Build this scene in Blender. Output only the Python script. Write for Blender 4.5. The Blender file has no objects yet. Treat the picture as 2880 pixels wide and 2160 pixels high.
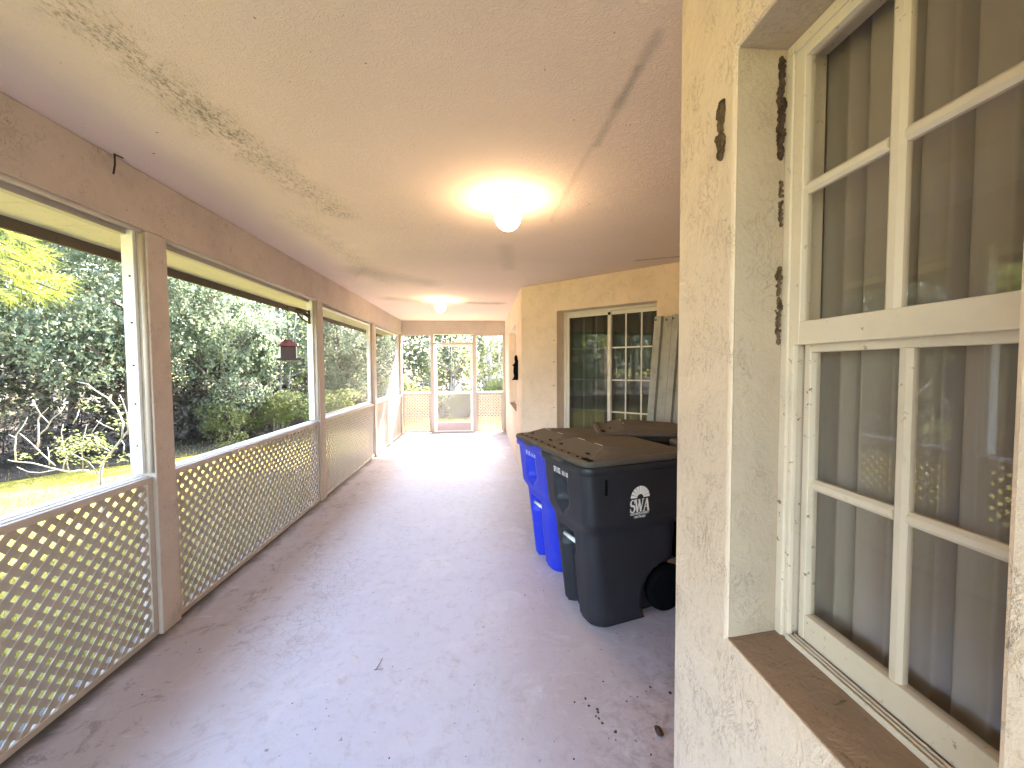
import bpy, bmesh, math, random
from mathutils import Vector, Matrix, noise as mnoise
R = math.radians
scene = bpy.context.scene
COL = scene.collection
PI = math.pi

# ------------------------------------------------------------------ constants of the place
XL, XR, ZC, YE = -1.814, 0.519, 2.557, 9.342      # inner faces: left posts, house wall, ceiling, end wall
ZB = 2.25                                         # underside of the header beam
GZ = -0.15                                        # lawn level
PITCH = 2.288
POST_Y = [2.365 + PITCH * k for k in (-2, -1, 0, 1, 2)] + [YE - .14]
POST_W = .142
SUN_AZ, SUN_EL = R(25), R(37)

# ------------------------------------------------------------------ scene objects
def put(o, parent=None):
    COL.objects.link(o)
    if parent is not None:
        o.parent = parent
        if parent.location.length > 0 and not parent.get('local'):
            o.matrix_parent_inverse = Matrix.Translation(-parent.location)
    return o

def tag(o, label=None, cat=None, group=None, kind=None):
    if label: o['label'] = label
    if cat: o['category'] = cat
    if group: o['group'] = group
    if kind: o['kind'] = kind
    return o

def empty(name, loc, rz=0, local=False):
    o = bpy.data.objects.new(name, None)
    o.location = loc
    o.rotation_euler = (0, 0, rz)
    o.empty_display_size = .1
    COL.objects.link(o)
    if local: o['local'] = 1
    return o

def copy_tree(o, parent=None):
    c = o.copy()
    COL.objects.link(c)
    if parent is not None:
        c.parent = parent
    for ch in o.children:
        copy_tree(ch, c)
    return c

class MB:
    """collects shapes, builds ONE mesh object"""
    def __init__(s): s.v, s.f, s.sm = [], [], []
    def add(s, vs, fs, smooth=False):
        b = len(s.v); s.v += [tuple(v) for v in vs]
        for f in fs:
            s.f.append(tuple(i + b for i in f)); s.sm.append(smooth)
    def box(s, x0, x1, y0, y1, z0, z1, M=None):
        vs = [Vector(p) for p in ((x0,y0,z0),(x1,y0,z0),(x1,y1,z0),(x0,y1,z0),(x0,y0,z1),(x1,y0,z1),(x1,y1,z1),(x0,y1,z1))]
        if M is not None: vs = [M @ v for v in vs]
        s.add(vs, [(0,3,2,1),(4,5,6,7),(0,1,5,4),(1,2,6,5),(2,3,7,6),(3,0,4,7)])
    def tube(s, pts, rad, n=8, caps=True, M=None):
        pts = [Vector(p) for p in pts]
        if not hasattr(rad, '__len__'): rad = [rad] * len(pts)
        vs = []; up = None
        for i, p in enumerate(pts):
            t = (pts[min(i+1, len(pts)-1)] - pts[max(i-1, 0)])
            t = t.normalized() if t.length > 1e-9 else Vector((0,0,1))
            if up is None:
                up = t.orthogonal().normalized()
            else:
                up = (up - t * up.dot(t)); up = up.normalized() if up.length > 1e-6 else t.orthogonal().normalized()
            w = t.cross(up)
            for k in range(n):
                a = 2*PI*k/n
                vs.append(p + (up*math.cos(a) + w*math.sin(a))*rad[i])
        fs = []
        for i in range(len(pts)-1):
            for k in range(n):
                k2 = (k+1) % n
                fs.append((i*n+k, i*n+k2, (i+1)*n+k2, (i+1)*n+k))
        if caps:
            fs.append(tuple(range(n-1,-1,-1))); fs.append(tuple((len(pts)-1)*n+k for k in range(n)))
        if M is not None: vs = [M @ v for v in vs]
        s.add(vs, fs, True)
    def lathe(s, prof, n=32, M=None):
        vs = []
        for r, z in prof:
            for k in range(n):
                a = 2*PI*k/n
                vs.append(Vector((r*math.cos(a), r*math.sin(a), z)))
        fs = []
        for i in range(len(prof)-1):
            for k in range(n):
                k2 = (k+1) % n
                fs.append((i*n+k, i*n+k2, (i+1)*n+k2, (i+1)*n+k))
        if M is not None: vs = [M @ v for v in vs]
        s.add(vs, fs, True)
    def prism(s, poly, h0, h1, M=None):
        n = len(poly)
        vs = [Vector((p[0],p[1],h0)) for p in poly] + [Vector((p[0],p[1],h1)) for p in poly]
        if M is not None: vs = [M @ v for v in vs]
        s.add(vs, [tuple(range(n-1,-1,-1)), tuple(range(n,2*n))] + [(i,(i+1)%n,(i+1)%n+n,i+n) for i in range(n)])
    def build(s, name, mat, parent=None, bevel=0, seg=2, weld=False, auto=None):
        me = bpy.data.meshes.new(name)
        me.from_pydata(s.v, [], s.f)
        me.polygons.foreach_set('use_smooth', s.sm)
        if weld or True:
            bm = bmesh.new(); bm.from_mesh(me)
            if weld: bmesh.ops.remove_doubles(bm, verts=bm.verts, dist=1e-5)
            bmesh.ops.recalc_face_normals(bm, faces=bm.faces) if weld else None
            bm.to_mesh(me); bm.free()
        me.materials.append(mat)
        o = bpy.data.objects.new(name, me)
        put(o, parent)
        if bevel:
            md = o.modifiers.new('edge', 'BEVEL'); md.width = bevel; md.segments = seg; md.limit_method = 'ANGLE'; md.angle_limit = R(40)
        return o

def box_obj(name, x0, x1, y0, y1, z0, z1, mat, parent=None, bevel=.003):
    m = MB(); m.box(x0,x1,y0,y1,z0,z1); return m.build(name, mat, parent, bevel)

# ------------------------------------------------------------------ materials
class NT:
    def __init__(s, name):
        s.m = bpy.data.materials.new(name); s.m.use_nodes = True
        s.t = s.m.node_tree; s.t.nodes.clear()
        s.out = s.t.nodes.new('ShaderNodeOutputMaterial')
        s._co = None
    def n(s, ty, **kw):
        nd = s.t.nodes.new(ty)
        for k, v in kw.items():
            if k in nd.inputs.keys() if False else False: pass
            setattr(nd, k, v)
        return nd
    def link(s, a, b): s.t.links.new(a, b)
    def setin(s, nd, **kw):
        for k, v in kw.items():
            sock = nd.inputs[k.replace('_', ' ')] if isinstance(k, str) else nd.inputs[k]
            if hasattr(v, 'is_output'): s.link(v, sock)
            else: sock.default_value = v
        return nd
    @property
    def co(s):
        if s._co is None: s._co = s.n('ShaderNodeTexCoord').outputs['Object']
        return s._co
    def noise(s, scale, detail=3, rough=.55, co=None, dist=0, out='Fac'):
        nd = s.n('ShaderNodeTexNoise'); s.link(co or s.co, nd.inputs['Vector'])
        nd.inputs['Scale'].default_value = scale; nd.inputs['Detail'].default_value = detail
        nd.inputs['Roughness'].default_value = rough; nd.inputs['Distortion'].default_value = dist
        return nd.outputs[out]
    def voronoi(s, scale, feature='F1', co=None, out='Distance'):
        nd = s.n('ShaderNodeTexVoronoi'); nd.feature = feature; s.link(co or s.co, nd.inputs['Vector'])
        nd.inputs['Scale'].default_value = scale
        return nd.outputs[out]
    def ramp(s, fac, stops, interp='LINEAR'):
        nd = s.n('ShaderNodeValToRGB'); nd.color_ramp.interpolation = interp
        el = nd.color_ramp.elements
        while len(el) > 1: el.remove(el[-1])
        for i, (p, c) in enumerate(stops):
            if not hasattr(c, '__len__'): c = (c, c, c)
            e = el[0] if i == 0 else el.new(p)
            e.position = p; e.color = (*c, 1)
        s.link(fac, nd.inputs[0]); return nd.outputs[0]
    def mix(s, fac, a, b, blend='MIX'):
        nd = s.n('ShaderNodeMix'); nd.data_type = 'RGBA'; nd.blend_type = blend
        for v, i in ((fac, 0), (a, 6), (b, 7)):
            if hasattr(v, 'is_output'): s.link(v, nd.inputs[i])
            else: nd.inputs[i].default_value = v if not hasattr(v, '__len__') else (*v, 1)
        return nd.outputs[2]
    def math(s, op, a, b=0.0, c=0.0, clamp=False):
        nd = s.n('ShaderNodeMath'); nd.operation = op; nd.use_clamp = clamp
        for v, i in ((a, 0), (b, 1), (c, 2)):
            if hasattr(v, 'is_output'): s.link(v, nd.inputs[i])
            else: nd.inputs[i].default_value = v
        return nd.outputs[0]
    def mapping(s, scale=(1,1,1), rot=(0,0,0), loc=(0,0,0), co=None):
        nd = s.n('ShaderNodeMapping'); s.link(co or s.co, nd.inputs[0])
        nd.inputs['Scale'].default_value = scale; nd.inputs['Rotation'].default_value = rot; nd.inputs['Location'].default_value = loc
        return nd.outputs[0]
    def segdist(s, a, b):
        """distance of the point from segment a-b"""
        a, b = Vector(a), Vector(b); ab = b - a
        v = s.n('ShaderNodeVectorMath'); v.operation = 'SUBTRACT'; s.link(s.co, v.inputs[0]); v.inputs[1].default_value = a
        d = s.n('ShaderNodeVectorMath'); d.operation = 'DOT_PRODUCT'; s.link(v.outputs[0], d.inputs[0]); d.inputs[1].default_value = ab / ab.length_squared
        t = s.math('MULTIPLY', d.outputs['Value'], 1.0, clamp=True)
        sc = s.n('ShaderNodeVectorMath'); sc.operation = 'SCALE'; sc.inputs[0].default_value = ab; s.link(t, sc.inputs['Scale'])
        w = s.n('ShaderNodeVectorMath'); w.operation = 'SUBTRACT'; s.link(v.outputs[0], w.inputs[0]); s.link(sc.outputs[0], w.inputs[1])
        l = s.n('ShaderNodeVectorMath'); l.operation = 'LENGTH'; s.link(w.outputs[0], l.inputs[0])
        return l.outputs['Value']
    def soft(s, v, lo, hi):
        nd = s.n('ShaderNodeMapRange'); nd.interpolation_type = 'SMOOTHSTEP'
        s.link(v, nd.inputs[0]); nd.inputs[1].default_value = lo; nd.inputs[2].default_value = hi
        return nd.outputs[0]
    def bump(s, h, strength=.3, dist=.01, normal=None):
        nd = s.n('ShaderNodeBump'); s.link(h, nd.inputs['Height'])
        nd.inputs['Strength'].default_value = strength; nd.inputs['Distance'].default_value = dist
        if normal is not None: s.link(normal, nd.inputs['Normal'])
        return nd.outputs[0]
    def bsdf(s, color, rough=.8, normal=None, metal=0, spec=.3, **kw):
        nd = s.n('ShaderNodeBsdfPrincipled')
        for v, k in ((color, 'Base Color'), (rough, 'Roughness'), (metal, 'Metallic'), (spec, 'Specular IOR Level')):
            if hasattr(v, 'is_output'): s.link(v, nd.inputs[k])
            else: nd.inputs[k].default_value = v if not hasattr(v, '__len__') else (*v, 1)
        if normal is not None: s.link(normal, nd.inputs['Normal'])
        for k, v in kw.items(): nd.inputs[k].default_value = v
        return nd.outputs[0]
    def done(s, surf):
        s.link(surf, s.out.inputs[0]); return s.m

def stucco(name, base, dark, speck=.5, trowel=1.0):
    t = NT(name)
    big = t.noise(1.3, 4, .6)
    c = t.mix(t.soft(big, .35, .7), base, tuple(b*.86 for b in base))
    med = t.noise(9, 5, .65)
    c = t.mix(t.math('MULTIPLY', t.soft(med, .5, .75), .35), c, tuple(b*.72 for b in base))
    # dirt caught in the trowel marks: short curly specks
    st = t.mapping((1, 1, .55))
    n1 = t.noise(38, 6, .7, co=st, dist=1.6)
    n2 = t.noise(5, 3, .6)
    sp = t.math('MULTIPLY', t.soft(n1, .60, .68), t.soft(n2, .42, .62))
    c = t.mix(t.math('MULTIPLY', sp, speck), c, dark)
    n3 = t.noise(110, 3, .6)
    sp2 = t.math('MULTIPLY', t.soft(n3, .70, .74), .6*speck)
    c = t.mix(sp2, c, dark)
    ridge = t.noise(17, 4, .6, dist=1.2, co=st)
    ridge = t.soft(t.math('ABSOLUTE', t.math('SUBTRACT', ridge, .5)), 0, .12)
    hl = t.math('SUBTRACT', 1.0, t.soft(t.math('ABSOLUTE', t.math('SUBTRACT', t.noise(24, 5, .7, dist=2.2, co=st), .5)), .004, .014))
    hm = t.math('MULTIPLY', hl, t.soft(t.noise(8, 4, .65), .46, .60))
    c = t.mix(t.math('MULTIPLY', hm, .75*speck), c, dark)
    patch = t.soft(t.noise(6, 3, .6), .45, .6)
    h = t.math('ADD', t.math('MULTIPLY', t.math('MULTIPLY', ridge, patch), .30*trowel), t.math('MULTIPLY', t.noise(45, 5, .65), .75))
    h = t.math('SUBTRACT', h, t.math('MULTIPLY', hm, .25))
    return t.done(t.bsdf(c, .92, t.bump(h, .65, .0065), spec=.15))

def paint(name, base, dirt=(.12,.09,.06), amt=.5, rough=.55, spec=.3, scale=1.0, bumpy=.12):
    t = NT(name)
    n = t.noise(6*scale, 5, .65); n2 = t.noise(60*scale, 4, .65)
    c = t.mix(t.math('MULTIPLY', t.soft(n, .45, .8), .45*amt), base, tuple(b*.7 for b in base))
    sp = t.math('MULTIPLY', t.soft(n2, .62, .70), t.soft(t.noise(3*scale, 3), .40, .65))
    c = t.mix(t.math('MULTIPLY', sp, amt), c, dirt)
    return t.done(t.bsdf(c, rough, t.bump(t.noise(90*scale, 4), bumpy, .004), spec=spec))

def plastic(name, base, dust=(.30,.27,.24), dust_amt=.3, rough=.5, spec=.4):
    t = NT(name)
    n = t.noise(7, 5, .65); n2 = t.noise(45, 4, .7)
    c = t.mix(t.math('MULTIPLY', t.soft(n, .45, .8), dust_amt), base, dust)
    c = t.mix(t.math('MULTIPLY', t.soft(n2, .62, .72), dust_amt*.7), c, dust)
    rg = t.math('ADD', t.math('MULTIPLY', n, .25), rough - .1)
    return t.done(t.bsdf(c, rg, t.bump(t.noise(240, 2), .12, .002), spec=spec))

def foliage(name, dark, light, warm, trans=.4):
    t = NT(name)
    geo = t.n('ShaderNodeNewGeometry')
    ri = geo.outputs['Random Per Island']
    pos = t.noise(.9, 3, .6, co=geo.outputs['Position'])
    c = t.ramp(ri, [(0, dark), (.45, tuple((a+b)/2 for a, b in zip(dark, light))), (.85, light), (1, warm)])
    c = t.mix(t.math('MULTIPLY', t.soft(pos, .42, .62), .5), c, tuple(x*.75 for x in dark))
    pos2 = t.noise(.55, 3, .6, co=geo.outputs['Position'], dist=.6)
    c = t.mix(t.math('MULTIPLY', t.soft(pos2, .50, .66), .7), c, tuple(.5*a+.5*b for a, b in zip(dark, (.21, .17, .13))))
    d = t.bsdf(c, .7, spec=.08)
    tr = t.n('ShaderNodeBsdfTranslucent')
    t.link(t.mix(.5, c, tuple(x*1.3 for x in light)), tr.inputs[0])
    mx = t.n('ShaderNodeMixShader'); mx.inputs[0].default_value = trans
    t.link(d, mx.inputs[1]); t.link(tr.outputs[0], mx.inputs[2])
    return t.done(mx.outputs[0])

def bark(name, a, b, scale=1):
    t = NT(name)
    co = t.mapping((1, 1, .3))
    n = t.noise(18*scale, 5, .7, co=co)
    return t.done(t.bsdf(t.mix(t.soft(n, .35, .7), a, b), .9, t.bump(n, .5, .02), spec=.15))

def glass_mat(name, tint=(.95,.94,.92), refl=1.0):
    t = NT(name)
    fr = t.n('ShaderNodeFresnel'); fr.inputs[0].default_value = 1.52
    tr = t.n('ShaderNodeBsdfTransparent'); tr.inputs[0].default_value = (*tint, 1)
    gl = t.n('ShaderNodeBsdfGlossy'); gl.inputs['Roughness'].default_value = .015
    nb = t.bump(t.noise(3, 2), .05, .004); t.link(nb, gl.inputs['Normal'])
    mx = t.n('ShaderNodeMixShader'); geo = t.n('ShaderNodeNewGeometry')
    t.link(t.math('MULTIPLY', t.math('MULTIPLY', fr.outputs[0], 1.6*refl, clamp=True), t.math('SUBTRACT', 1.0, geo.outputs['Backfacing'])), mx.inputs[0])
    t.link(tr.outputs[0], mx.inputs[1]); t.link(gl.outputs[0], mx.inputs[2])
    return t.done(mx.outputs[0])

def screen_mat(name, open_, col, patchy=.12):
    t = NT(name)
    tr = t.n('ShaderNodeBsdfTransparent')
    d = t.bsdf(col, .8, spec=.2)
    mx = t.n('ShaderNodeMixShader')
    n = t.noise(2.2, 4, .6)
    t.link(t.math('ADD', t.math('MULTIPLY', t.math('SUBTRACT', n, .5), patchy*2), 1-open_, clamp=True), mx.inputs[0])
    t.link(tr.outputs[0], mx.inputs[1]); t.link(d, mx.inputs[2])
    return t.done(mx.outputs[0])

def emis(name, col, strength):
    t = NT(name); e = t.n('ShaderNodeEmission'); e.inputs[0].default_value = (*col, 1); e.inputs[1].default_value = strength
    return t.done(e.outputs[0])

M = {}
CREAM = (.74, .585, .455)
M['stucco'] = stucco('cream_stucco', CREAM, (.15,.11,.07), .55)
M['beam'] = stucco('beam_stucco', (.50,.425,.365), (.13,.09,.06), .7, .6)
M['sill'] = stucco('dirty_sill', (.30,.20,.13), (.07,.045,.03), .8, .6)
M['reveal'] = stucco('shaded_reveal_stucco', (.49,.39,.295), (.14,.10,.07), .2, .25)  # darker copy of the wall stucco, the jamb's shade put into its colour
M['beige'] = paint('aged_beige_paint', (.47,.405,.345), amt=.7)
M['white'] = paint('white_paint', (.80,.80,.80), amt=.45)
def m_lattice():
    t = NT('white_vinyl_lattice')
    c = t.mix(t.math('MULTIPLY', t.soft(t.noise(5, 5, .65), .4, .8), .6), (.47,.40,.345), (.34,.28,.23))
    d = t.bsdf(c, .5, spec=.3)
    tr = t.n('ShaderNodeBsdfTranslucent'); tr.inputs[0].default_value = (.72,.68,.60,1)
    mx = t.n('ShaderNodeMixShader'); mx.inputs[0].default_value = .30
    t.link(d, mx.inputs[1]); t.link(tr.outputs[0], mx.inputs[2])
    return t.done(mx.outputs[0])
M['lattice'] = m_lattice()
M['frame_white'] = paint('window_frame_paint', (.70,.60,.49), (.16,.11,.06), amt=1.0, rough=.5)
M['door_white'] = paint('door_frame_paint', (.66,.61,.53), amt=.7)
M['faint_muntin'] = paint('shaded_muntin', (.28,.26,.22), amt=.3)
M['soffit'] = paint('soffit_paint', (.60,.535,.43), (.12,.10,.06), amt=.8, scale=.6)
M['fascia'] = paint('fascia_wood', (.13,.095,.065), (.03,.02,.015), amt=.8, rough=.8)
M['shingle'] = paint('roof_shingle', (.16,.14,.12), amt=.6, rough=.9)
M['grey_bin'] = plastic('charcoal_plastic', (.016,.0165,.021), (.085,.083,.085), .16, .46)
M['lid_bin'] = plastic('grey_brown_plastic', (.075,.064,.054), (.15,.13,.11), .5, .6, .25)
M['blue_bin'] = plastic('blue_plastic', (.012,.03,.50), (.09,.11,.55), .35, .42)
M['black'] = plastic('black_plastic', (.005,.005,.006), (.010,.010,.009), .1, .9, .05)
M['label'] = paint('white_marking', (.75,.72,.68), amt=.2)
M['label_blue'] = paint('pale_blue_marking', (.45,.52,.85), amt=.2)
M['glass'] = glass_mat('window_glass')
M['glass_door'] = glass_mat('door_glass', (.78,.82,.80), 1.25)
M['metal'] = plastic('bare_aluminium', (.34,.33,.295), (.17,.15,.12), .6, .42)
M['screen_a'] = screen_mat('insect_screen', .60, (.20,.20,.215))
M['screen_b'] = screen_mat('oblique_dim_screen', .36, (.085,.085,.095))  # denser and darker mesh, dimming of the grazing view put into the colour
M['screen_c'] = screen_mat('door_insect_screen', .60, (.55,.52,.47))
M['screen_d'] = screen_mat('sliding_screen', .55, (.10,.10,.09), .05)
M['iron'] = plastic('dark_iron', (.035,.022,.016), (.12,.05,.03), .35, .6)
M['red'] = paint('red_tin', (.26,.085,.09), (.12,.05,.05), amt=.8, rough=.6)
M['feeder_dark'] = paint('dark_feeder', (.075,.05,.05), amt=.3)
M['kick'] = paint('pinkish_panel', (.50,.38,.36), amt=.8)
M['mud'] = bark('dry_mud', (.16,.11,.07), (.045,.028,.018), 6)
M['clod'] = bark('dark_litter', (.10,.065,.05), (.03,.02,.015), 5)
M['glow'] = emis('lit_globe', (1.0, .70, .38), 6)
M['brass'] = plastic('brass_collar', (.75,.60,.32), (.4,.3,.15), .3, .4)
M['dark_brown'] = paint('shaded_inner_wall', (.15,.11,.09), amt=.2)  # shadow on the inner jamb painted as a dark brown
M['dark_room'] = paint('dim_interior', (.22,.19,.16), amt=.2)

def m_curtain(name, base):
    t = NT(name)
    d = t.bsdf(base, .9, t.bump(t.noise(300, 2, co=t.mapping((1,1,.15))), .15, .001), spec=.1)
    tr = t.n('ShaderNodeBsdfTranslucent'); tr.inputs[0].default_value = (*base, 1)
    mx = t.n('ShaderNodeMixShader'); mx.inputs[0].default_value = .25
    t.link(d, mx.inputs[1]); t.link(tr.outputs[0], mx.inputs[2])
    return t.done(mx.outputs[0])
M['curtain'] = m_curtain('sheer_curtain', (.49,.435,.395))
M['blind'] = m_curtain('dark_drape', (.17,.16,.145))

def m_ceiling():
    t = NT('textured_ceiling')
    base = (.75, .595, .515)
    c = t.mix(t.soft(t.noise(.8, 4, .6), .35, .7), base, (.70, .56, .48))
    # mildew streak beside the beam, brushed along the porch
    fl = t.mapping((1, .45, 1), rot=(0, 0, R(14)))
    nz = t.noise(80, 6, .75, co=fl, dist=.4)
    nb = t.noise(7, 4, .6)
    big = t.noise(2.4, 4, .6)
    for a, b, w, s_ in (((-1.22, .9, ZC), (-1.15, 1.9, ZC), .22, .95), ((-1.15, 1.9, ZC), (-.98, 2.9, ZC), .26, .8),
                        ((-1.3, 3.0, ZC), (-1.2, 5.2, ZC), .30, .45), ((-.95, .5, ZC), (-1.2, 1.1, ZC), .2, .8)):
        d = t.segdist(a, b)
        near = t.math('SUBTRACT', 1.0, t.soft(d, .0, w))
        m = t.math('MULTIPLY', near, t.soft(t.math('ADD', nz, t.math('MULTIPLY', near, .09)), .54, .72))
        m = t.math('MULTIPLY', m, t.soft(t.math('ADD', nb, t.math('MULTIPLY', near, .25)), .45, .7))
        c = t.mix(t.math('MULTIPLY', m, s_*.75), c, (.15, .115, .07))
        gl = t.math('MULTIPLY', t.math('MULTIPLY', near, t.soft(nb, .3, .7)), .22*s_)
        c = t.mix(gl, c, (.26, .22, .15))
    # long dark smear on the house side and fainter ones further on
    fine = t.noise(60, 4, .7)
    for a, b, w, s_ in (((.565, 1.30, ZC), (.55, 1.95, ZC), .036, .32), ((.56, 1.45, ZC), (.555, 1.66, ZC), .03, .26), ((.53, 1.95, ZC), (.50, 2.95, ZC), .03, .16),
                        ((1.55, 4.0, ZC), (1.9, 3.85, ZC), .05, .5), ((-.2, 6.75, ZC), (.25, 6.8, ZC), .22, .5),
                        ((-1.3, 4.6, ZC), (-.7, 5.2, ZC), .35, .25), ((-1.4, 6.4, ZC), (-1.0, 6.6, ZC), .3, .4), ((.2, 3.6, ZC), (.3, 4.4, ZC), .12, .16)):
        d = t.math('ADD', t.segdist(a, b), t.math('MULTIPLY', t.math('SUBTRACT', nb, .5), w*.9))
        near = t.math('SUBTRACT', 1.0, t.soft(d, .0, w))
        c = t.mix(t.math('MULTIPLY', t.math('MULTIPLY', near, t.math('ADD', t.math('MULTIPLY', fine, .7), .55, clamp=True)), s_), c, (.13, .10, .075))
    sp = t.math('MULTIPLY', t.soft(t.noise(24, 2, .5), .765, .80), .8)
    c = t.mix(sp, c, (.09, .07, .05))
    ridge = t.soft(t.math('ABSOLUTE', t.math('SUBTRACT', t.noise(26, 4, .6, dist=1.5), .5)), 0, .1)
    h = t.math('ADD', t.math('MULTIPLY', ridge, .5), t.math('MULTIPLY', t.noise(85, 4, .7), .6))
    return t.done(t.bsdf(c, .93, t.bump(h, .55, .006), spec=.12))
M['ceiling'] = m_ceiling()

def m_floor():
    t = NT('painted_concrete')
    lil = (.55, .56, .665); pink = (.42, .365, .385); pale = (.63, .635, .72)
    big = t.noise(.75, 5, .6, dist=.6)
    med = t.noise(3.2, 6, .7, dist=.8)
    sx = t.n('ShaderNodeSeparateXYZ'); t.link(t.co, sx.inputs[0])
    # pinkish worn paint along both walls; the middle's bluish skylight is painted in
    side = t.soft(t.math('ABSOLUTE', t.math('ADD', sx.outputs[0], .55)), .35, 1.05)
    wear_sky = t.soft(t.math('ADD', t.math('MULTIPLY', side, .42), t.math('ADD', t.math('MULTIPLY', big, .55), t.math('MULTIPLY', med, .35))), .42, .98)
    c = t.mix(wear_sky, lil, pink)
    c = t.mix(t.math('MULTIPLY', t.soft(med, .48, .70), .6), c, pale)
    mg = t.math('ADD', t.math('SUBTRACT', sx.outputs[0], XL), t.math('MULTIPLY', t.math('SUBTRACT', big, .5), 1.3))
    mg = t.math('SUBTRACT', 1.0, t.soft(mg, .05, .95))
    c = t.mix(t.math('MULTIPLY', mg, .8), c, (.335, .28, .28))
    rough_n = t.noise(6.5, 6, .78, dist=.9)
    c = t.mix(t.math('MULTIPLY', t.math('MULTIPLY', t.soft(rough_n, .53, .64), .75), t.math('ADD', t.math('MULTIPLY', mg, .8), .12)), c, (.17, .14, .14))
    fine = t.noise(15, 6, .75, dist=.5)
    c = t.mix(t.math('MULTIPLY', t.soft(fine, .50, .72), .48), c, (.36, .31, .33))
    # scuffs running across the porch
    sc = t.noise(7, 5, .7, co=t.mapping((.5, 2.6, 1), rot=(0,0,R(8))))
    c = t.mix(t.math('MULTIPLY', t.soft(sc, .58, .72), .35), c, (.62, .60, .63))
    # peeled / crazed patch left of the middle
    ck = t.soft(t.voronoi(17, 'DISTANCE_TO_EDGE', co=t.mapping((1, 1.25, 1))), .0, .06)
    dpat = t.math('SUBTRACT', 1.0, t.soft(t.math('ADD', t.segdist((-1.05, 2.25, 0), (-1.02, 3.1, 0)), t.math('MULTIPLY', t.math('SUBTRACT', med, .5), .7)), .02, .30))
    crack = t.math('MULTIPLY', t.math('SUBTRACT', 1.0, ck), dpat)
    c = t.mix(t.math('MULTIPLY', crack, .45), c, (.26, .23, .24))
    # old drip stains: dirty curved lines near the lattice
    vein = t.soft(t.math('ABSOLUTE', t.math('SUBTRACT', t.noise(1.6, 4, .65, dist=1.4), .5)), .0, .012)
    lz = t.soft(t.math('ADD', sx.outputs[0], 0), -.75, -1.6)
    lz = t.math('MULTIPLY', t.math('SUBTRACT', 1.0, vein), t.math('MULTIPLY', lz, t.soft(big, .40, .6)))
    c = t.mix(t.math('MULTIPLY', lz, .5), c, (.16, .13, .13))
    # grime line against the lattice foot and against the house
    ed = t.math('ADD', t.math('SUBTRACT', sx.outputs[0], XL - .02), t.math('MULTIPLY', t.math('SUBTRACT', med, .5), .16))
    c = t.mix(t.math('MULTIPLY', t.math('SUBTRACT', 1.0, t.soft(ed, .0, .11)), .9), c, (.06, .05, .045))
    sp = t.soft(t.noise(33, 3, .6), .655, .70)
    sp = t.math('MULTIPLY', sp, t.soft(t.noise(2.1, 3), .45, .6))
    c = t.mix(t.math('MULTIPLY', sp, .75), c, (.13, .10, .095))
    # damp dirt near the corner of the house wall
    rr = t.math('SUBTRACT', 1.0, t.soft(t.math('ADD', t.segdist((.75, 1.45, 0), (1.3, 1.9, 0)), t.math('MULTIPLY', t.math('SUBTRACT', med, .5), .5)), .1, .5))
    c = t.mix(t.math('MULTIPLY', t.math('MULTIPLY', rr, t.soft(fine, .42, .66)), .55), c, (.21, .17, .17))
    h = t.math('ADD', t.math('MULTIPLY', t.noise(28, 5, .65), .6), t.math('MULTIPLY', med, 1.4))
    h = t.math('SUBTRACT', h, t.math('MULTIPLY', crack, .6))
    return t.done(t.bsdf(c, t.math('ADD', t.math('MULTIPLY', fine, .35), .36), t.bump(h, .28, .008), spec=.4))
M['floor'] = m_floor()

def m_lawn():
    t = NT('lawn_turf')
    n = t.noise(1.5, 5, .65); f = t.noise(40, 4, .7)
    c = t.mix(t.soft(n, .3, .7), (.29, .255, .055), (.38, .335, .085))
    c = t.mix(t.math('MULTIPLY', t.soft(f, .4, .7), .6), c, (.22, .19, .045))
    return t.done(t.bsdf(c, .9, t.bump(f, .8, .04), spec=.1))
M['lawn'] = m_lawn()
def m_wood_floor():
    t = NT('leaf_litter_soil')
    n = t.noise(3, 6, .7); f = t.noise(30, 4, .7)
    c = t.mix(t.soft(n, .3, .7), (.075,.060,.052), (.13,.10,.08))
    return t.done(t.bsdf(t.mix(t.soft(f, .5, .7), c, (.04,.03,.022)), .95, t.bump(f, .8, .05), spec=.1))
M['soil'] = m_wood_floor()
M['leaf_a'] = foliage('green_leaf', (.145,.18,.125), (.235,.275,.17), (.31,.31,.17), .5)
M['leaf_b'] = foliage('olive_leaf', (.165,.165,.115), (.27,.265,.165), (.35,.29,.18), .5)
M['leaf_c'] = foliage('yellow_green_leaf', (.14,.17,.07), (.28,.30,.13), (.37,.35,.16), .5)
M['leaf_d'] = foliage('brown_green_twig', (.115,.098,.088), (.16,.142,.115), (.22,.185,.14), .35)
M['needle'] = foliage('pine_needle', (.15,.19,.03), (.30,.33,.05), (.38,.36,.07), .45)
M['grass'] = foliage('grass_blade', (.25,.225,.04), (.36,.32,.06), (.40,.355,.085), .35)
M['bark'] = bark('grey_brown_bark', (.16,.125,.095), (.07,.055,.045))
M['pale_bark'] = bark('pale_bark', (.50,.46,.40), (.28,.25,.22))
M['twig'] = bark('silvery_twig', (.46,.42,.36), (.30,.26,.21))

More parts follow.
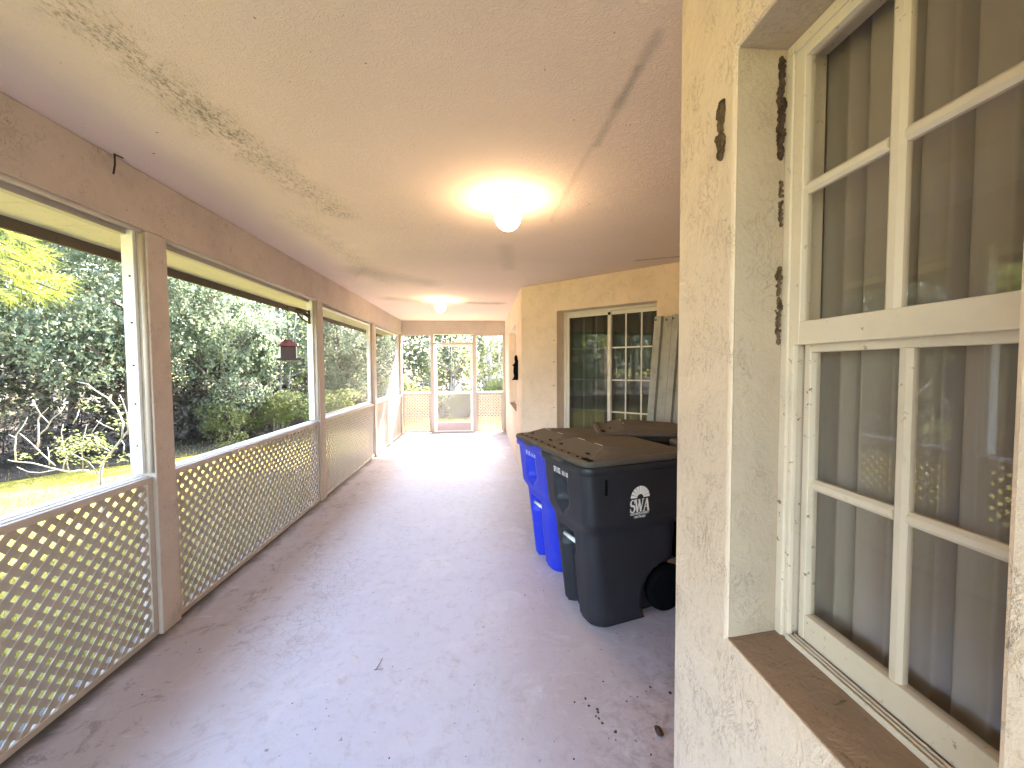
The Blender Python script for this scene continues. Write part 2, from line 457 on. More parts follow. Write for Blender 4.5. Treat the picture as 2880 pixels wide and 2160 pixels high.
# ------------------------------------------------------------------ camera
cam = bpy.data.cameras.new('camera'); cam.sensor_width = 36; cam.lens = 36*1140/2880
cam.clip_start = .02; cam.clip_end = 600
co = bpy.data.objects.new('camera', cam); COL.objects.link(co)
yaw, pitch, roll = R(4.085), R(2.418), R(-.332)
f = Vector((math.sin(yaw)*math.cos(pitch), math.cos(yaw)*math.cos(pitch), -math.sin(pitch)))
r0 = Vector((math.cos(yaw), -math.sin(yaw), 0)); u0 = r0.cross(f)
rr = r0*math.cos(roll) + u0*math.sin(roll); uu = u0*math.cos(roll) - r0*math.sin(roll)
mw = Matrix((rr, uu, -f)).transposed().to_4x4(); mw.translation = (0, 0, 1.5)
co.matrix_world = mw
scene.camera = co
def at(px, py, Y):
    """a point of the place seen at a pixel of the 2880x2160 photo, at distance Y along the porch"""
    d = f + rr*((px-1440)/1140) + uu*(-(py-1080)/1140)
    return Vector((0,0,1.5)) + d*(Y/d.y)

# ------------------------------------------------------------------ setting: ground
def sheet(name, pts, z, mat, label):
    m = MB(); m.add([(x, y, z) for x, y in pts], [tuple(range(len(pts)))])
    o = m.build(name, mat); tag(o, label, None, None, 'structure'); return o
sheet('lawn', [(-220,-220),(220,-220),(220,220),(-220,220)], GZ, M['lawn'], 'sunlit yellow green lawn beside the porch')
sheet('woodland_floor', [(-60,-30),(-9.5,-12),(-9.0,-2),(-8.6,2.0),(-7.6,5.6),(-6.7,6.9),(-5.6,7.9),(-4.9,9.2),(-4.0,12.0),(-2.5,13.2),(6,13.6),(40,14),(40,60),(-60,60)], GZ+.012, M['soil'], 'brown leaf strewn soil under the trees')
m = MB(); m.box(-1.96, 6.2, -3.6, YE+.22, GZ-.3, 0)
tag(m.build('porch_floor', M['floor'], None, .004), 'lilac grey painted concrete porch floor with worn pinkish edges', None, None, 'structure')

# ceiling slab (its inside face is the textured ceiling)
m = MB(); m.box(-1.95, 6.2, -3.6, YE+.14, ZC, ZC+.06)
tag(m.build('ceiling', M['ceiling']), 'beige textured porch ceiling with mildew stains', None, None, 'structure')

# ------------------------------------------------------------------ house
def grid_wall(mb, origin, d, nrm, L, th, z0, z1, holes):
    """wall from origin along d, thickness th along nrm, with rectangular holes (s0,s1,z0,z1)"""
    o = Vector(origin); d = Vector(d).normalized(); nrm = Vector(nrm).normalized()
    S = sorted({0, L, *[h[i] for h in holes for i in (0, 1)]}); S = [s for s in S if 0 <= s <= L]
    Z = sorted({z0, z1, *[h[i] for h in holes for i in (2, 3)]})
    def solid(i, j):
        if i < 0 or j < 0 or i >= len(S)-1 or j >= len(Z)-1: return False
        s, z = (S[i]+S[i+1])/2, (Z[j]+Z[j+1])/2
        return not any(h[0] < s < h[1] and h[2] < z < h[3] for h in holes)
    P = lambda s, k, z: o + d*s + nrm*(th*k) + Vector((0,0,z))
    for i in range(len(S)-1):
        for j in range(len(Z)-1):
            if not solid(i, j): continue
            a, b, c, e = S[i], S[i+1], Z[j], Z[j+1]
            mb.add([P(a,0,c),P(b,0,c),P(b,0,e),P(a,0,e)], [(0,1,2,3)])
            mb.add([P(a,1,c),P(b,1,c),P(b,1,e),P(a,1,e)], [(3,2,1,0)])
            if not solid(i-1,j): mb.add([P(a,0,c),P(a,1,c),P(a,1,e),P(a,0,e)], [(3,2,1,0)])
            if not solid(i+1,j): mb.add([P(b,0,c),P(b,1,c),P(b,1,e),P(b,0,e)], [(0,1,2,3)])
            if not solid(i,j-1): mb.add([P(a,0,c),P(b,0,c),P(b,1,c),P(a,1,c)], [(3,2,1,0)])
            if not solid(i,j+1): mb.add([P(a,0,e),P(b,0,e),P(b,1,e),P(a,1,e)], [(0,1,2,3)])

house = empty('house', (2.5, 3, 0))
tag(house, 'cream stucco house wall with windows along the right of the porch', 'house')
AD = Vector((1.455, -1.358, 0)).normalized(); AN = Vector((1.358, 1.455, 0)).normalized(); A0 = Vector((.519, 5.418, 0))
W0, W1, WZ0, WZ1 = .362, .818, .912, 2.147            # near window opening
m = MB()
grid_wall(m, (XR, -3.6, 0), (0,1,0), (1,0,0), 3.6+1.052, .19, 0, ZC, [(3.6+W0, 3.6+W1, WZ0, WZ1)])
m.build('wall', M['stucco'], house, .007, 2, True)
FW0, FW1, FZ0, FZ1 = 6.32, 8.02, .785, 2.17           # far window opening
m = MB()
grid_wall(m, (XR, 5.418, 0), (0,1,0), (1,0,0), YE+.14-5.418, .19, 0, ZC, [(FW0-5.418, FW1-5.418, FZ0, FZ1)])
m.build('wall', M['stucco'], house, .007, 2, True)
DS0, DS1, DZ0, DZ1 = .556, 1.80, .03, 2.19             # sliding door opening in the slanted wall
m = MB()
grid_wall(m, A0, AD, AN, 2.85, .25, 0, ZC, [(DS0, DS1, DZ0, DZ1)])
m.build('wall', M['stucco'], house, .007, 2, True)
e_ = A0 + AD*2.85
m = MB()
grid_wall(m, (e_.x, 1.052, 0), (0,1,0), (1,0,0), e_.y-1.052, .19, 0, ZC, [])
grid_wall(m, (.712, 1.05, 0), (1,0,0), (0,-1,0), e_.x-.712, .19, 0, ZC, [])
m.build('wall', M['stucco'], house, .005, 2, True)
m = MB()                                              # outer walls behind, closing the rooms
m.box(6.0, 6.2, -3.6, YE+.14, 0, ZC); m.box(.715, 6.0, -3.6, -3.4, 0, ZC); m.box(.715, 6.0, YE-.06, YE+.14, 0, ZC)
m.build('outer_wall', M['dark_room'], house)
box_obj('inner_wall', .712, 2.5, .838, .858, .001, ZC-.001, M['dark_brown'], house, 0)
# roof: unseen low gable over porch and house, added for its shadow
m = MB()
zE, zR = 2.405, 3.9
prof = [(-2.40, zE), (2.2, zR), (6.9, zE), (6.9, zE+.07), (2.2, zR+.08), (-2.40, zE+.08)]
vs = [(x, -4.0, z) for x, z in prof] + [(x, YE+.30, z) for x, z in prof]
n_ = len(prof)
m.add(vs, [tuple(range(n_)), tuple(range(2*n_-1, n_-1, -1))] + [(i, i+n_, (i+1) % n_+n_, (i+1) % n_) for i in range(n_)])
gab = [(-1.9, ZC+.061), (6.1, ZC+.061), (2.2, zR-.02)]
for yy in (-3.6, YE+.02):
    m.add([(x, yy, z) for x, z in gab] + [(x, yy+.1, z) for x, z in gab], [(0,1,2),(5,4,3),(0,3,4,1),(1,4,5,2),(2,5,3,0)])
m.build('roof', M['shingle'], house)

# --- near window: single hung, 2 x 2 panes in each sash
def rect_frame(mb, x0, x1, y0, y1, z0, z1, w, wb=None, wt=None):
    wb = wb or w; wt = wt or w
    mb.box(x0,x1,y0,y0+w,z0,z1); mb.box(x0,x1,y1-w,y1,z0,z1)
    mb.box(x0,x1,y0+w,y1-w,z0,z0+wb); mb.box(x0,x1,y0+w,y1-w,z1-wt,z1)
def bead(mb, x0, x1, y0, y1, z0, z1, vertical):
    """muntin with chamfered outer face"""
    if vertical:
        c = (y1-y0)*.28
        P = [(x1,y0),(x1,y1),(x0+.006,y1),(x0,y1-c),(x0,y0+c),(x0+.006,y0)]
        mb.prism(P, z0, z1)
    else:
        c = (z1-z0)*.28
        P = [(x1,z0),(x1,z1),(x0+.006,z1),(x0,z1-c),(x0,z0+c),(x0+.006,z0)]
        mb.prism(P, 0, 1, Matrix(((1,0,0,0),(0,0,y1-y0,y0),(0,1,0,0),(0,0,0,1))))
m = MB()
rect_frame(m, .628, .700, W0, W1, WZ0, WZ1, .020, .012, .022)
m.box(.634, .646, W0+.020, W0+.030, WZ0+.012, WZ1-.022); m.box(.634, .646, W1-.030, W1-.020, WZ0+.012, WZ1-.022)
for k in range(3):                                     # sill track ribs
    m.box(.6295+.009*k, .634+.009*k, W0+.03, W1-.03, WZ0+.012, WZ0+.024)
win = m.build('window', M['frame_white'], house, .0025)
tag(win, 'weathered white hung window with eight panes')
m = MB(); m.box(.6305, .654, W0+.03, W1-.03, WZ0+.0125, WZ0+.0165); m.build('track_dirt', M['clod'], win)
m = MB(); rect_frame(m, .632, .654, W0+.020, W1-.020, 1.541, WZ1-.022, .026, .046, .022)
sash_u = m.build('upper_sash', M['frame_white'], win, .002)
m = MB(); rect_frame(m, .657, .680, W0+.031, W1-.031, WZ0+.020, 1.552, .016, .054, .026)
sash_l = m.build('lower_sash', M['frame_white'], win, .002)
YM = .594
m = MB(); bead(m, .634, .650, YM-.013, YM+.013, 1.587, WZ1-.044, True)
bead(m, .636, .650, W0+.046, YM-.0132, 1.837, 1.859, False); bead(m, .636, .650, YM+.0132, W1-.046, 1.837, 1.859, False)
m.build('muntin', M['frame_white'], win)
m = MB(); bead(m, .660, .676, YM-.011, YM+.011, WZ0+.074, 1.526, True)
bead(m, .662, .676, W0+.047, YM-.0112, 1.246, 1.268, False); bead(m, .662, .676, YM+.0112, W1-.047, 1.246, 1.268, False)
m.build('muntin', M['frame_white'], win)
box_obj('pane', .644, .647, W0+.046, W1-.046, 1.587, WZ1-.044, M['glass'], win, 0)
box_obj('pane', .670, .673, W0+.047, W1-.047, WZ0+.074, 1.526, M['glass'], win, 0)
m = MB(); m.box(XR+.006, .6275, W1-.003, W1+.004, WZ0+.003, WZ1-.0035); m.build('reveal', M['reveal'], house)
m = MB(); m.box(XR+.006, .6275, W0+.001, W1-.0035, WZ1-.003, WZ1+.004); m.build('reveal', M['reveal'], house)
# sloping dirty sill and smoother reveal lining, darkened as if shaded
m = MB(); m.add([(XR+.004,W0+.001,WZ0+.002),(XR+.004,W1-.001,WZ0+.002),(.632,W1-.001,WZ0+.014),(.632,W0+.001,WZ0+.014),
                 (XR+.004,W0+.001,WZ0-.004),(XR+.004,W1-.001,WZ0-.004),(.632,W1-.001,WZ0-.004),(.632,W0+.001,WZ0-.004)],
                [(0,1,2,3),(7,6,5,4),(0,4,5,1),(1,5,6,2),(2,6,7,3),(3,7,4,0)])
tag(m.build('window_sill', M['sill'], house), 'dirt stained stucco window sill')

# --- far window
m = MB(); rect_frame(m, .625, .70, FW0, FW1, FZ0, FZ1, .045, .05, .045); m.box(.632, .69, FW0+.045, FW1-.045, 1.46, 1.51)
m.box(.636, .68, (FW0+FW1)/2-.02, (FW0+FW1)/2+.02, FZ0+.05, 1.46); m.box(.636, .68, (FW0+FW1)/2-.02, (FW0+FW1)/2+.02, 1.51, FZ1-.045)
fwin = m.build('window', M['frame_white'], house, .003)
box_obj('pane', .655, .659, FW0+.045, FW1-.045, FZ0+.05, FZ1-.045, M['glass'], fwin, 0)
box_obj('window_sill', XR+.004, .64, FW0+.002, FW1-.002, FZ0-.004, FZ0+.006, M['sill'], house, 0)

# --- sliding glass door in the slanted wall (local frame: s along wall, k into the house)
DM = Matrix(((AD.x, AN.x, 0, A0.x), (AD.y, AN.y, 0, A0.y), (0, 0, 1, 0), (0, 0, 0, 1)))
def dframe(mb, s0, s1, z0, z1, k0, k1, w, wb=None, wt=None):
    wb = wb or w; wt = wt or w
    mb.box(s0,s0+w,k0,k1,z0,z1,DM); mb.box(s1-w,s1,k0,k1,z0,z1,DM)
    mb.box(s0+w,s1-w,k0,k1,z0,z0+wb,DM); mb.box(s0+w,s1-w,k0,k1,z1-wt,z1,DM)
m = MB(); dframe(m, DS0, DS1, DZ0, DZ1, .170, .245, .034, .03, .03)
door = m.build('sliding_door', M['door_white'], house, .002); tag(door, 'white framed sliding glass door in the slanted wall')
m = MB(); dframe(m, .591, 1.197, DZ0+.03, DZ1-.031, .176, .196, .040, .06, .045)
dl = m.build('door_panel', M['door_white'], door, .002)
m = MB(); dframe(m, 1.165, DS1-.035, DZ0+.03, DZ1-.031, .202, .222, .032, .06, .045)
dr = m.build('door_panel', M['door_white'], door, .002)
m = MB()
for s in (1.374, 1.560): m.box(s-.008, s+.008, .203, .214, DZ0+.09, DZ1-.077, DM)
for z in (.575, .955, 1.336, 1.722): m.box(1.197, DS1-.068, .204, .213, z-.008, z+.008, DM)
m.build('muntin', M['door_white'], door)
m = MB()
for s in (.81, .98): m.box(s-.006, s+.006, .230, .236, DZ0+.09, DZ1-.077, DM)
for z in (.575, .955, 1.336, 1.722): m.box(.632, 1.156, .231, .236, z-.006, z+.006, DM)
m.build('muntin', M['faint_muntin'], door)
m = MB(); m.box(.631, 1.157, .184, .187, DZ0+.09, DZ1-.077, DM); m.build('pane', M['glass_door'], door)
m = MB(); m.box(1.197, DS1-.067, .215, .218, DZ0+.09, DZ1-.077, DM); m.build('pane', M['glass_door'], door)
m = MB(); m.box(1.170, 1.192, .155, .176, 2.110, 2.140, DM); m.build('latch', M['black'], door)
# shutter studs left of the door
for z in (.72, .98, 1.26, 1.56, 1.83):
    m = MB(); m.tube([DM @ Vector((.515, .004, z)), DM @ Vector((.515, -.012, z))], .006, 8); m.build('shutter_stud', M['iron'], house)

# curtains inside
def curtain(name, p0, d, L, z0, z1, amp, wl, mat, label, seed):
    random.seed(seed)
    nx, nz = int(L/.003), 10
    d = Vector(d).normalized(); nn = Vector((-d.y, d.x, 0)); m = MB()
    ph = [0]
    for i in range(nx): ph.append(ph[-1] + (2*PI/wl)*(L/nx)*(.75+.5*mnoise.noise(Vector((i*.02, seed, 0)))+.25))
    vs = []
    for j in range(nz+1):
        z = z0 + (z1-z0)*j/nz
        for i in range(nx+1):
            a = amp*(2*min(1, 1.7*abs(math.sin(ph[i]/2)))**.6 - 1 - .25*math.sin(.37*ph[i]+seed)*0 + .18*math.cos(ph[i]))*(1+.12*(1-j/nz))
            vs.append(Vector(p0) + d*(L*i/nx) + nn*a + Vector((0,0,z)))
    fs = [(j*(nx+1)+i, j*(nx+1)+i+1, (j+1)*(nx+1)+i+1, (j+1)*(nx+1)+i) for j in range(nz) for i in range(nx)]
    m.add(vs, fs, True)
    return tag(m.build(name, mat), label, 'curtain')
curtain('curtain', (.752, -.1, 0), (0,1,0), .934, .6, 2.3, .027, .085, M['curtain'], 'pale pleated curtain behind the eight pane window', 3)
curtain('curtain', A0 + AD*.45 + AN*.30, AD, 1.7, .05, 2.3, .03, .15, M['blind'], 'dim drape hanging behind the sliding glass door', 5)
curtain('curtain', (.85, 6.1, 0), (0,1,0), 2.1, .55, 2.3, .03, .2, M['curtain'], 'curtain behind the farthest window of the house wall', 9)

# ------------------------------------------------------------------ porch frame
m = MB(); m.box(-1.95, XL, -3.6, YE+.14, ZB, ZC-.001)
o = m.build('header_beam', M['beam'], None, .005); tag(o, 'long stucco beam above the row of porch posts', 'beam')
m = MB(); m.box(XL+.001, XR-.001, YE, YE+.14, ZB, ZC-.001)
o = m.build('header_beam', M['beam'], None, .005); tag(o, 'short stucco beam above the screen door', 'beam')

eave = empty('eave', (-2.15, 3, 2.2)); tag(eave, 'overhanging eave with yellowed soffit boards and dark fascia', 'eave')
m = MB()
yy = -3.9
while yy < YE + .25:
    m.box(-2.31, -1.951, yy, min(yy+.292, YE+.28), ZB-.004, ZB+.012); yy += .295
m.build('soffit', M['soffit'], eave, .002)
m = MB(); m.box(-2.335, -2.311, -3.9, YE+.28, 2.188, 2.40); m.build('fascia', M['fascia'], eave, .003)

# posts
def make_post(y, label, grp=True):
    root = empty('porch_post', (XL, y, 0), 0, True)
    tag(root, label, 'post', 'posts between the porch openings')
    return root
def post_parts(root):
    m = MB(); m.box(-.116, 0, 0, POST_W, .002, ZB-.001); m.build('shaft', M['beam'], root, .006)
    m = MB(); m.tube([(-.022, -.004, .925), (-.022, -.004, ZB-.022)], .013, 10); m.build('trim_bead', M['beige'], root)
    m = MB(); m.box(-.1155, -.054, -.022, -.0005, .926, ZB-.001); st = m.build('side_board', M['white'], root, .003)
    for z in (1.08, 1.31, 1.52, 1.75, 2.0):
        m = MB(); m.tube([(-.075, -.0215, z), (-.075, -.027, z)], .005, 8); m.build('bolt', M['iron'], st)
labels = ['beige porch post behind the first lattice panel', 'beige porch post at the near end of the closest lattice panel', 'widest looking porch post, between the bare shrub and the bird feeder',
          'porch post that carries the iron feeder bracket', 'porch post between the two grey insect screens', 'corner porch post where the lattice meets the end wall']
p0 = make_post(POST_Y[0], labels[0]); post_parts(p0)
for i in range(1, 6):
    p = copy_tree(p0); p.location = (XL, POST_Y[i], 0); p['label'] = labels[i]

# lattice panels
def lattice_panel(L, H, loc, rz, label, seed=0):
    """local: x along panel 0..L, y = into the porch is negative, z up"""
    root = empty('lattice_panel', loc, rz, True)
    tag(root, label, 'lattice panel', 'lattice panels round the porch')
    m = MB(); fw = .034
    m.box(0, L, -.012, .014, H-.034, H); m.box(0, L, -.012, .014, .0, .030)
    m.box(0, fw, -.012, .014, .030, H-.034); m.box(L-fw, L, -.012, .014, .030, H-.034)
    m.build('frame', M['beige'], root, .002)
    per, w = .053*math.sqrt(2), .0138
    x0, x1, z0, z1 = fw*.6, L-fw*.6, .02, H-.03
    for sgn, y0, y1 in ((1, -.004, .0015), (-1, .002, .0075)):
        m = MB(); c = -(H) if sgn == 1 else 0.0
        c0 = (-(z1) if sgn == 1 else z0)
        k = 0
        lo = x0 - z1 if sgn == 1 else x0 + z0
        hi = x1 - z0 if sgn == 1 else x1 + z1
        t = lo + per*.5
        while t < hi:
            # line x - sgn*z = t ; clip to the box
            pts = []
            if sgn == 1:
                za, zb = max(z0, x0 - t), min(z1, x1 - t)
            else:
                za, zb = max(z0, t - x1), min(z1, t - x0)
            if zb - za > .02:
                h = w/math.sqrt(2)*1.0
                for zz in (za, zb): pts.append((t + sgn*zz, zz))
                dx, dz = sgn*h, -h
                poly = [(pts[0][0]-dx, pts[0][1]-dz), (pts[0][0]+dx, pts[0][1]+dz), (pts[1][0]+dx, pts[1][1]+dz), (pts[1][0]-dx, pts[1][1]-dz)]
                m.prism(poly, y0, y1, Matrix(((1,0,0,0),(0,0,1,0),(0,1,0,0),(0,0,0,1))))
            t += per
        m.build('lattice', M['lattice'], root)
    return root
ll = ['lattice panel behind the nearest one, beside the photographer', 'nearest lattice panel, its top rail below the bare shrub', 'lattice panel below the bird feeder', 'lattice panel under the larger grey insect screen',
      'brightly lit lattice panel under the farthest grey insect screen']
for i in range(5):
    a, b = POST_Y[i]+POST_W, POST_Y[i+1]
    lattice_panel(b-a-.006, .895, (XL-.032, a+.003, .008), R(90), ll[i])
    m = MB(); m.box(-1.955, XL-.048, a+.002, b-.002, .886, .908)
    m.box(-1.89, -1.885, a+.002, b-.002, .9085, .914)
    tag(m.build('window_ledge', M['white'], None, .003), ['white ledge on the lattice beside the photographer', 'white ledge capping the nearest lattice panel', 'white ledge under the bird feeder opening', 'white ledge under the larger grey insect screen', 'white ledge under the farthest grey insect screen'][i], 'ledge', 'ledges on top of the lattice')
    # trim bead under the beam
    m = MB(); m.box(-1.94, -1.90, a+.0235, b-.024, ZB-.03, ZB-.001)
    m.tube([(XL-.022, a+.001, ZB-.006), (XL-.022, b-.018, ZB-.006)], .013, 8)
    tag(m.build('head_trim', M['beige'], None), ['trim under the beam beside the photographer', 'trim under the beam over the opening with the pine branch', 'trim under the beam over the bird feeder opening', 'trim above the larger grey insect screen', 'trim above the farthest grey insect screen'][i], 'trim', 'trims under the porch beam')
for i, mat, lb in ((3, 'screen_a', 'larger grey insect screen between two porch posts'), (4, 'screen_b', 'farthest dark grey insect screen beside the corner post')):
    a, b = POST_Y[i]+POST_W, POST_Y[i+1]
    root = empty('insect_screen', (-1.875, (a+b)/2, .93)); tag(root, lb, 'insect screen', 'insect screens of the porch')
    m = MB(); rect_frame(m, -1.885, -1.868, a+.002, b-.024, .931, ZB-.032, .022); m.build('frame', M['white'], root, .002)
    m = MB(); m.add([(-1.876,a+.02,.95),(-1.876,b-.044,.95),(-1.876,b-.044,ZB-.05),(-1.876,a+.02,ZB-.05)], [(0,1,2,3)])
    m.build('mesh', M[mat], root)

# ------------------------------------------------------------------ end wall
def stud(x0, x1, label):
    m = MB(); m.box(x0, x1, YE, YE+.09, .002, ZB-.001); o = m.build('porch_post', M['beige'], None, .004)
    tag(o, label, 'post', 'studs of the end wall'); return o
stud(-1.188, -1.112, 'slim beige stud on the hinge side of the screen door')
stud(-.228, -.150, 'slim beige stud between the screen door and the house')
stud(XR-.062, XR-.001, 'beige stud against the house wall at the porch end')
m = MB(); m.box(-1.111, -.229, YE+.002, YE+.088, 2.025, 2.065); tag(m.build('door_head', M['beige'], None, .003), 'beige rail over the screen door', 'rail')
for x0, x1, lb in ((XL+.002, -1.190, 'white ledge on the lattice panel beside the corner post'), (-.148, XR-.064, 'white ledge on the lattice panel between door and house')):
    m = MB(); m.box(x0, x1, YE-.012, YE+.09, .905, .935); tag(m.build('window_ledge', M['white'], None, .003), lb, 'ledge', 'ledges on top of the lattice')
    m = MB(); m.box(x0, x1, YE+.02, YE+.06, ZB-.034, ZB-.001); tag(m.build('head_trim', M['beige'], None, .002), 'beige trim over the opening ' + ('left of the screen door' if x0 < -1 else 'right of the screen door'), 'trim', 'trims under the porch beam')
lattice_panel(XL*-1-1.192, .895, (XL+.003, YE+.045, .008), 0, 'lattice panel between the corner post and the screen door')
lattice_panel(.148+XR-.066, .895, (-.147, YE+.045, .008), 0, 'lattice panel between the screen door and the house')
sd = empty('screen_door', (-.67, YE+.03, .02)); tag(sd, 'white screen door with grey kick panel at the porch end', 'screen door')
m = MB(); dx0, dx1 = -1.106, -.234
m.box(dx0, dx0+.055, YE+.012, YE+.044, .02, 2.018); m.box(dx1-.055, dx1, YE+.012, YE+.044, .02, 2.018)
for z0, z1 in ((.02, .05), (.885, .945), (1.972, 2.018)): m.box(dx0+.055, dx1-.055, YE+.012, YE+.044, z0, z1)
fr_ = m.build('frame', M['white'], sd, .003)
m = MB(); m.box(dx1-.045, dx1-.02, YE-.022, YE+.011, .97, 1.0); m.tube([(dx1-.033, YE-.02, .985), (dx1-.13, YE-.02, .985)], .009, 8); m.build('handle', M['metal'], fr_)
m = MB(); m.box(dx0+.0555, dx1-.0555, YE+.02, YE+.034, .051, .233); m.build('kick_panel', M['kick'], sd, .002)
m = MB(); m.add([(dx0+.05,YE+.028,.234),(dx1-.05,YE+.028,.234),(dx1-.05,YE+.028,.89),(dx0+.05,YE+.028,.89)], [(0,1,2,3)]); m.build('lower_mesh', M['screen_c'], sd)
m = MB(); m.box(-1.11, -.23, YE-.02, YE+.10, .001, .016); tag(m.build('threshold', M['metal'], None, .003), 'worn metal threshold under the screen door', 'threshold')

# ------------------------------------------------------------------ ceiling lamps
lamp = empty('ceiling_lamp', (.166, 2.605, ZC), 0, True)
tag(lamp, 'larger looking lit white globe lamp on the ceiling, nearer the camera', 'ceiling lamp', 'globe lamps on the porch ceiling')
m = MB(); m.lathe([(.0, -.001), (.068, -.001), (.069, -.006), (.064, -.012), (.058, -.014), (.056, -.034), (.052, -.042), (.0, -.042)], 40)
m.build('collar', M['brass'], lamp)
m = MB(); prof = [(.046, -.041)]
for k in range(19):
    a = R(144) * k/18 + R(36)
    prof.append((.081*math.sin(a), -.112 + .081*math.cos(a)))
prof[-1] = (0.0005, prof[-1][1])
m.lathe(prof, 40); m.build('globe', M['glow'], lamp)
l2 = copy_tree(lamp); l2.location = (-.656, 6.48, ZC); l2['label'] = 'lit white globe lamp on the ceiling, farther and smaller looking, above the screen door'

# ------------------------------------------------------------------ wheeled bins
def rrect(u0, u1, hw, r, nf=22, ns=26, nb=10, nc=5):
    """rounded rectangle, starts on the front (u0) face at v=-hw, clockwise seen from below; returns (u,v,face)"""
    pts = []
    for i in range(nf+1): pts.append((u0, -hw+r+(2*hw-2*r)*i/nf, 'f'))
    for k in range(1, nc): a = PI/2*k/nc; pts.append((u0+r-r*math.cos(a), hw-r+r*math.sin(a), 'c'))
    for i in range(ns+1): pts.append((u0+r+(u1-u0-2*r)*i/ns, hw, 's'))
    for k in range(1, nc): a = PI/2*k/nc; pts.append((u1-r+r*math.sin(a), hw-r+r*math.cos(a), 'c'))
    for i in range(nb+1): pts.append((u1, hw-r-(2*hw-2*r)*i/nb, 'b'))
    for k in range(1, nc): a = PI/2*k/nc; pts.append((u1-r+r*math.cos(a), -hw+r-r*math.sin(a), 'c'))
    for i in range(ns+1): pts.append((u1-r-(u1-u0-2*r)*i/ns, -hw, 's'))
    for k in range(1, nc): a = PI/2*k/nc; pts.append((u0+r-r*math.sin(a), -hw+r-r*math.cos(a), 'c'))
    return pts
def sm(a, b, x):
    t = min(1, max(0, (x-a)/(b-a))); return t*t*(3-2*t)
def lerp(a, b, t): return a + (b-a)*t
def bin_body_mesh():
    m = MB(); rows = []
    zs = [.0, .012] + [.03+.0165*i for i in range(56)] + [.952]
    for z in zs:
        t = z/.95
        flare = sm(.555, .635, z)
        u0 = lerp(.085, -.004, t) - .022*flare
        u1 = lerp(.645, .672, t) + .006*flare
        hw = lerp(.205, .245, t) + .033*flare
        if z < .02: u0 += .012; u1 -= .012; hw -= .012
        r = lerp(.085, .055, t)
        row = []
        for (u, v, face) in rrect(u0, u1, hw, r):
            if face == 'f':
                vc = .02
                # channel down the lower front
                ch = (1-sm(.060, .078, abs(v-vc-.02)))*(1-sm(.395, .44, z))
                u += .055*ch
                # grab bar pocket
                pk = (1-sm(.075, .086, abs(v-vc-.02)))*sm(.39, .405, z)*(1-sm(.50, .515, z))
                u = max(u, u0 + .085*pk)
                # upper pocket with pointed foot
                wz = .070*sm(.625, .70, z)
                if z > .63:
                    up = (1-sm(wz-.006, wz+.008, abs(v-vc)))*(1-sm(.835, .848, z))
                    u += .085*up
                rib = (1-sm(.010, .018, abs(v-vc-.02)))*(1-sm(.37, .40, z)); u -= .018*rib
            if face == 's' or face == 'c':
                # wheel arch at the back
                d = math.hypot(u-.60, z-.125)
                if d < .205 and u > .38:
                    k = 1-sm(.186, .205, d); v *= (1-.36*k)
                # side relief
                if face == 's': v -= math.copysign(.008, v)*sm(.28,.31,u)*(1-sm(.55,.58,u))*(1-sm(.50,.56,z))*0
            row.append((u, v, z))
        rows.append(row)
    n = len(rows[0]); vs = [p for r_ in rows for p in r_]
    fs = [(j*n+i, j*n+(i+1) % n, (j+1)*n+(i+1) % n, (j+1)*n+i) for j in range(len(rows)-1) for i in range(n)]
    fs.append(tuple(range(n)))
    m.add(vs, [tuple(reversed(q)) for q in fs], True)
    fl = []
    for (z, g) in ((.918, -.004), (.916, .014), (.922, .020), (.956, .020), (.962, .015), (.9625, -.010)):
        fl.append([(u, v, z) for u, v, fc in rrect(-.020-g, .676+g, .276+g, .055+g*.6)])
    n = len(fl[0]); vs = [p for r_ in fl for p in r_]
    m.add(vs, [tuple(reversed((j*n+i, j*n+(i+1) % n, (j+1)*n+(i+1) % n, (j+1)*n+i))) for j in range(len(fl)-1) for i in range(n)], True)
    return m
def bin_lid_mesh():
    m = MB(); rows = []
    for (z, g) in ((.9655, .010), (.964, .016), (.968, .021), (.982, .021), (.992, .018), (.997, .010), (.9985, .001), (.998, -.012)):
        rows.append([(u, v, z) for u, v, fc in rrect(-.024-g, .678+g, .278+g, .055+g*.6)])
    n = len(rows[0])
    for z, shrink in ((.9975, .030), (.9975, .038)):
        rows.append([(lerp(u, .34, 0) + (0.0 if False else (shrink if u < .1 else (-shrink if u > .6 else 0))), v*(1-shrink/.28), z) for u, v, fc in rrect(-.024, .678, .278, .05)])
    vs = [p for r_ in rows for p in r_]
    fs = [(j*n+i, j*n+(i+1) % n, (j+1)*n+(i+1) % n, (j+1)*n+i) for j in range(len(rows)-1) for i in range(n)]
    fs = [tuple(reversed(q)) for q in fs]
    fs.append(tuple(range((len(rows)-1)*n, len(rows)*n))[::-1])
    m.add(vs, fs, True)
    # wedge shaped raised deck, falling to the hinge
    b = [(.030,-.252,.997),(.030,.252,.997),(.660,.255,.997),(.660,-.255,.997)]
    t = [(.165,-.170,1.044),(.165,.170,1.044),(.640,.235,1.008),(.640,-.235,1.008)]
    m.add(b+t, [(4,7,6,5),(0,4,5,1),(1,5,6,2),(2,6,7,3),(3,7,4,0)][0:5])
    m.box(-.056, -.040, -.06, .06, .950, .968)
    return m
def seg_poly(mb, pts, Mx):
    mb.prism(pts, 0, .0012, Mx)
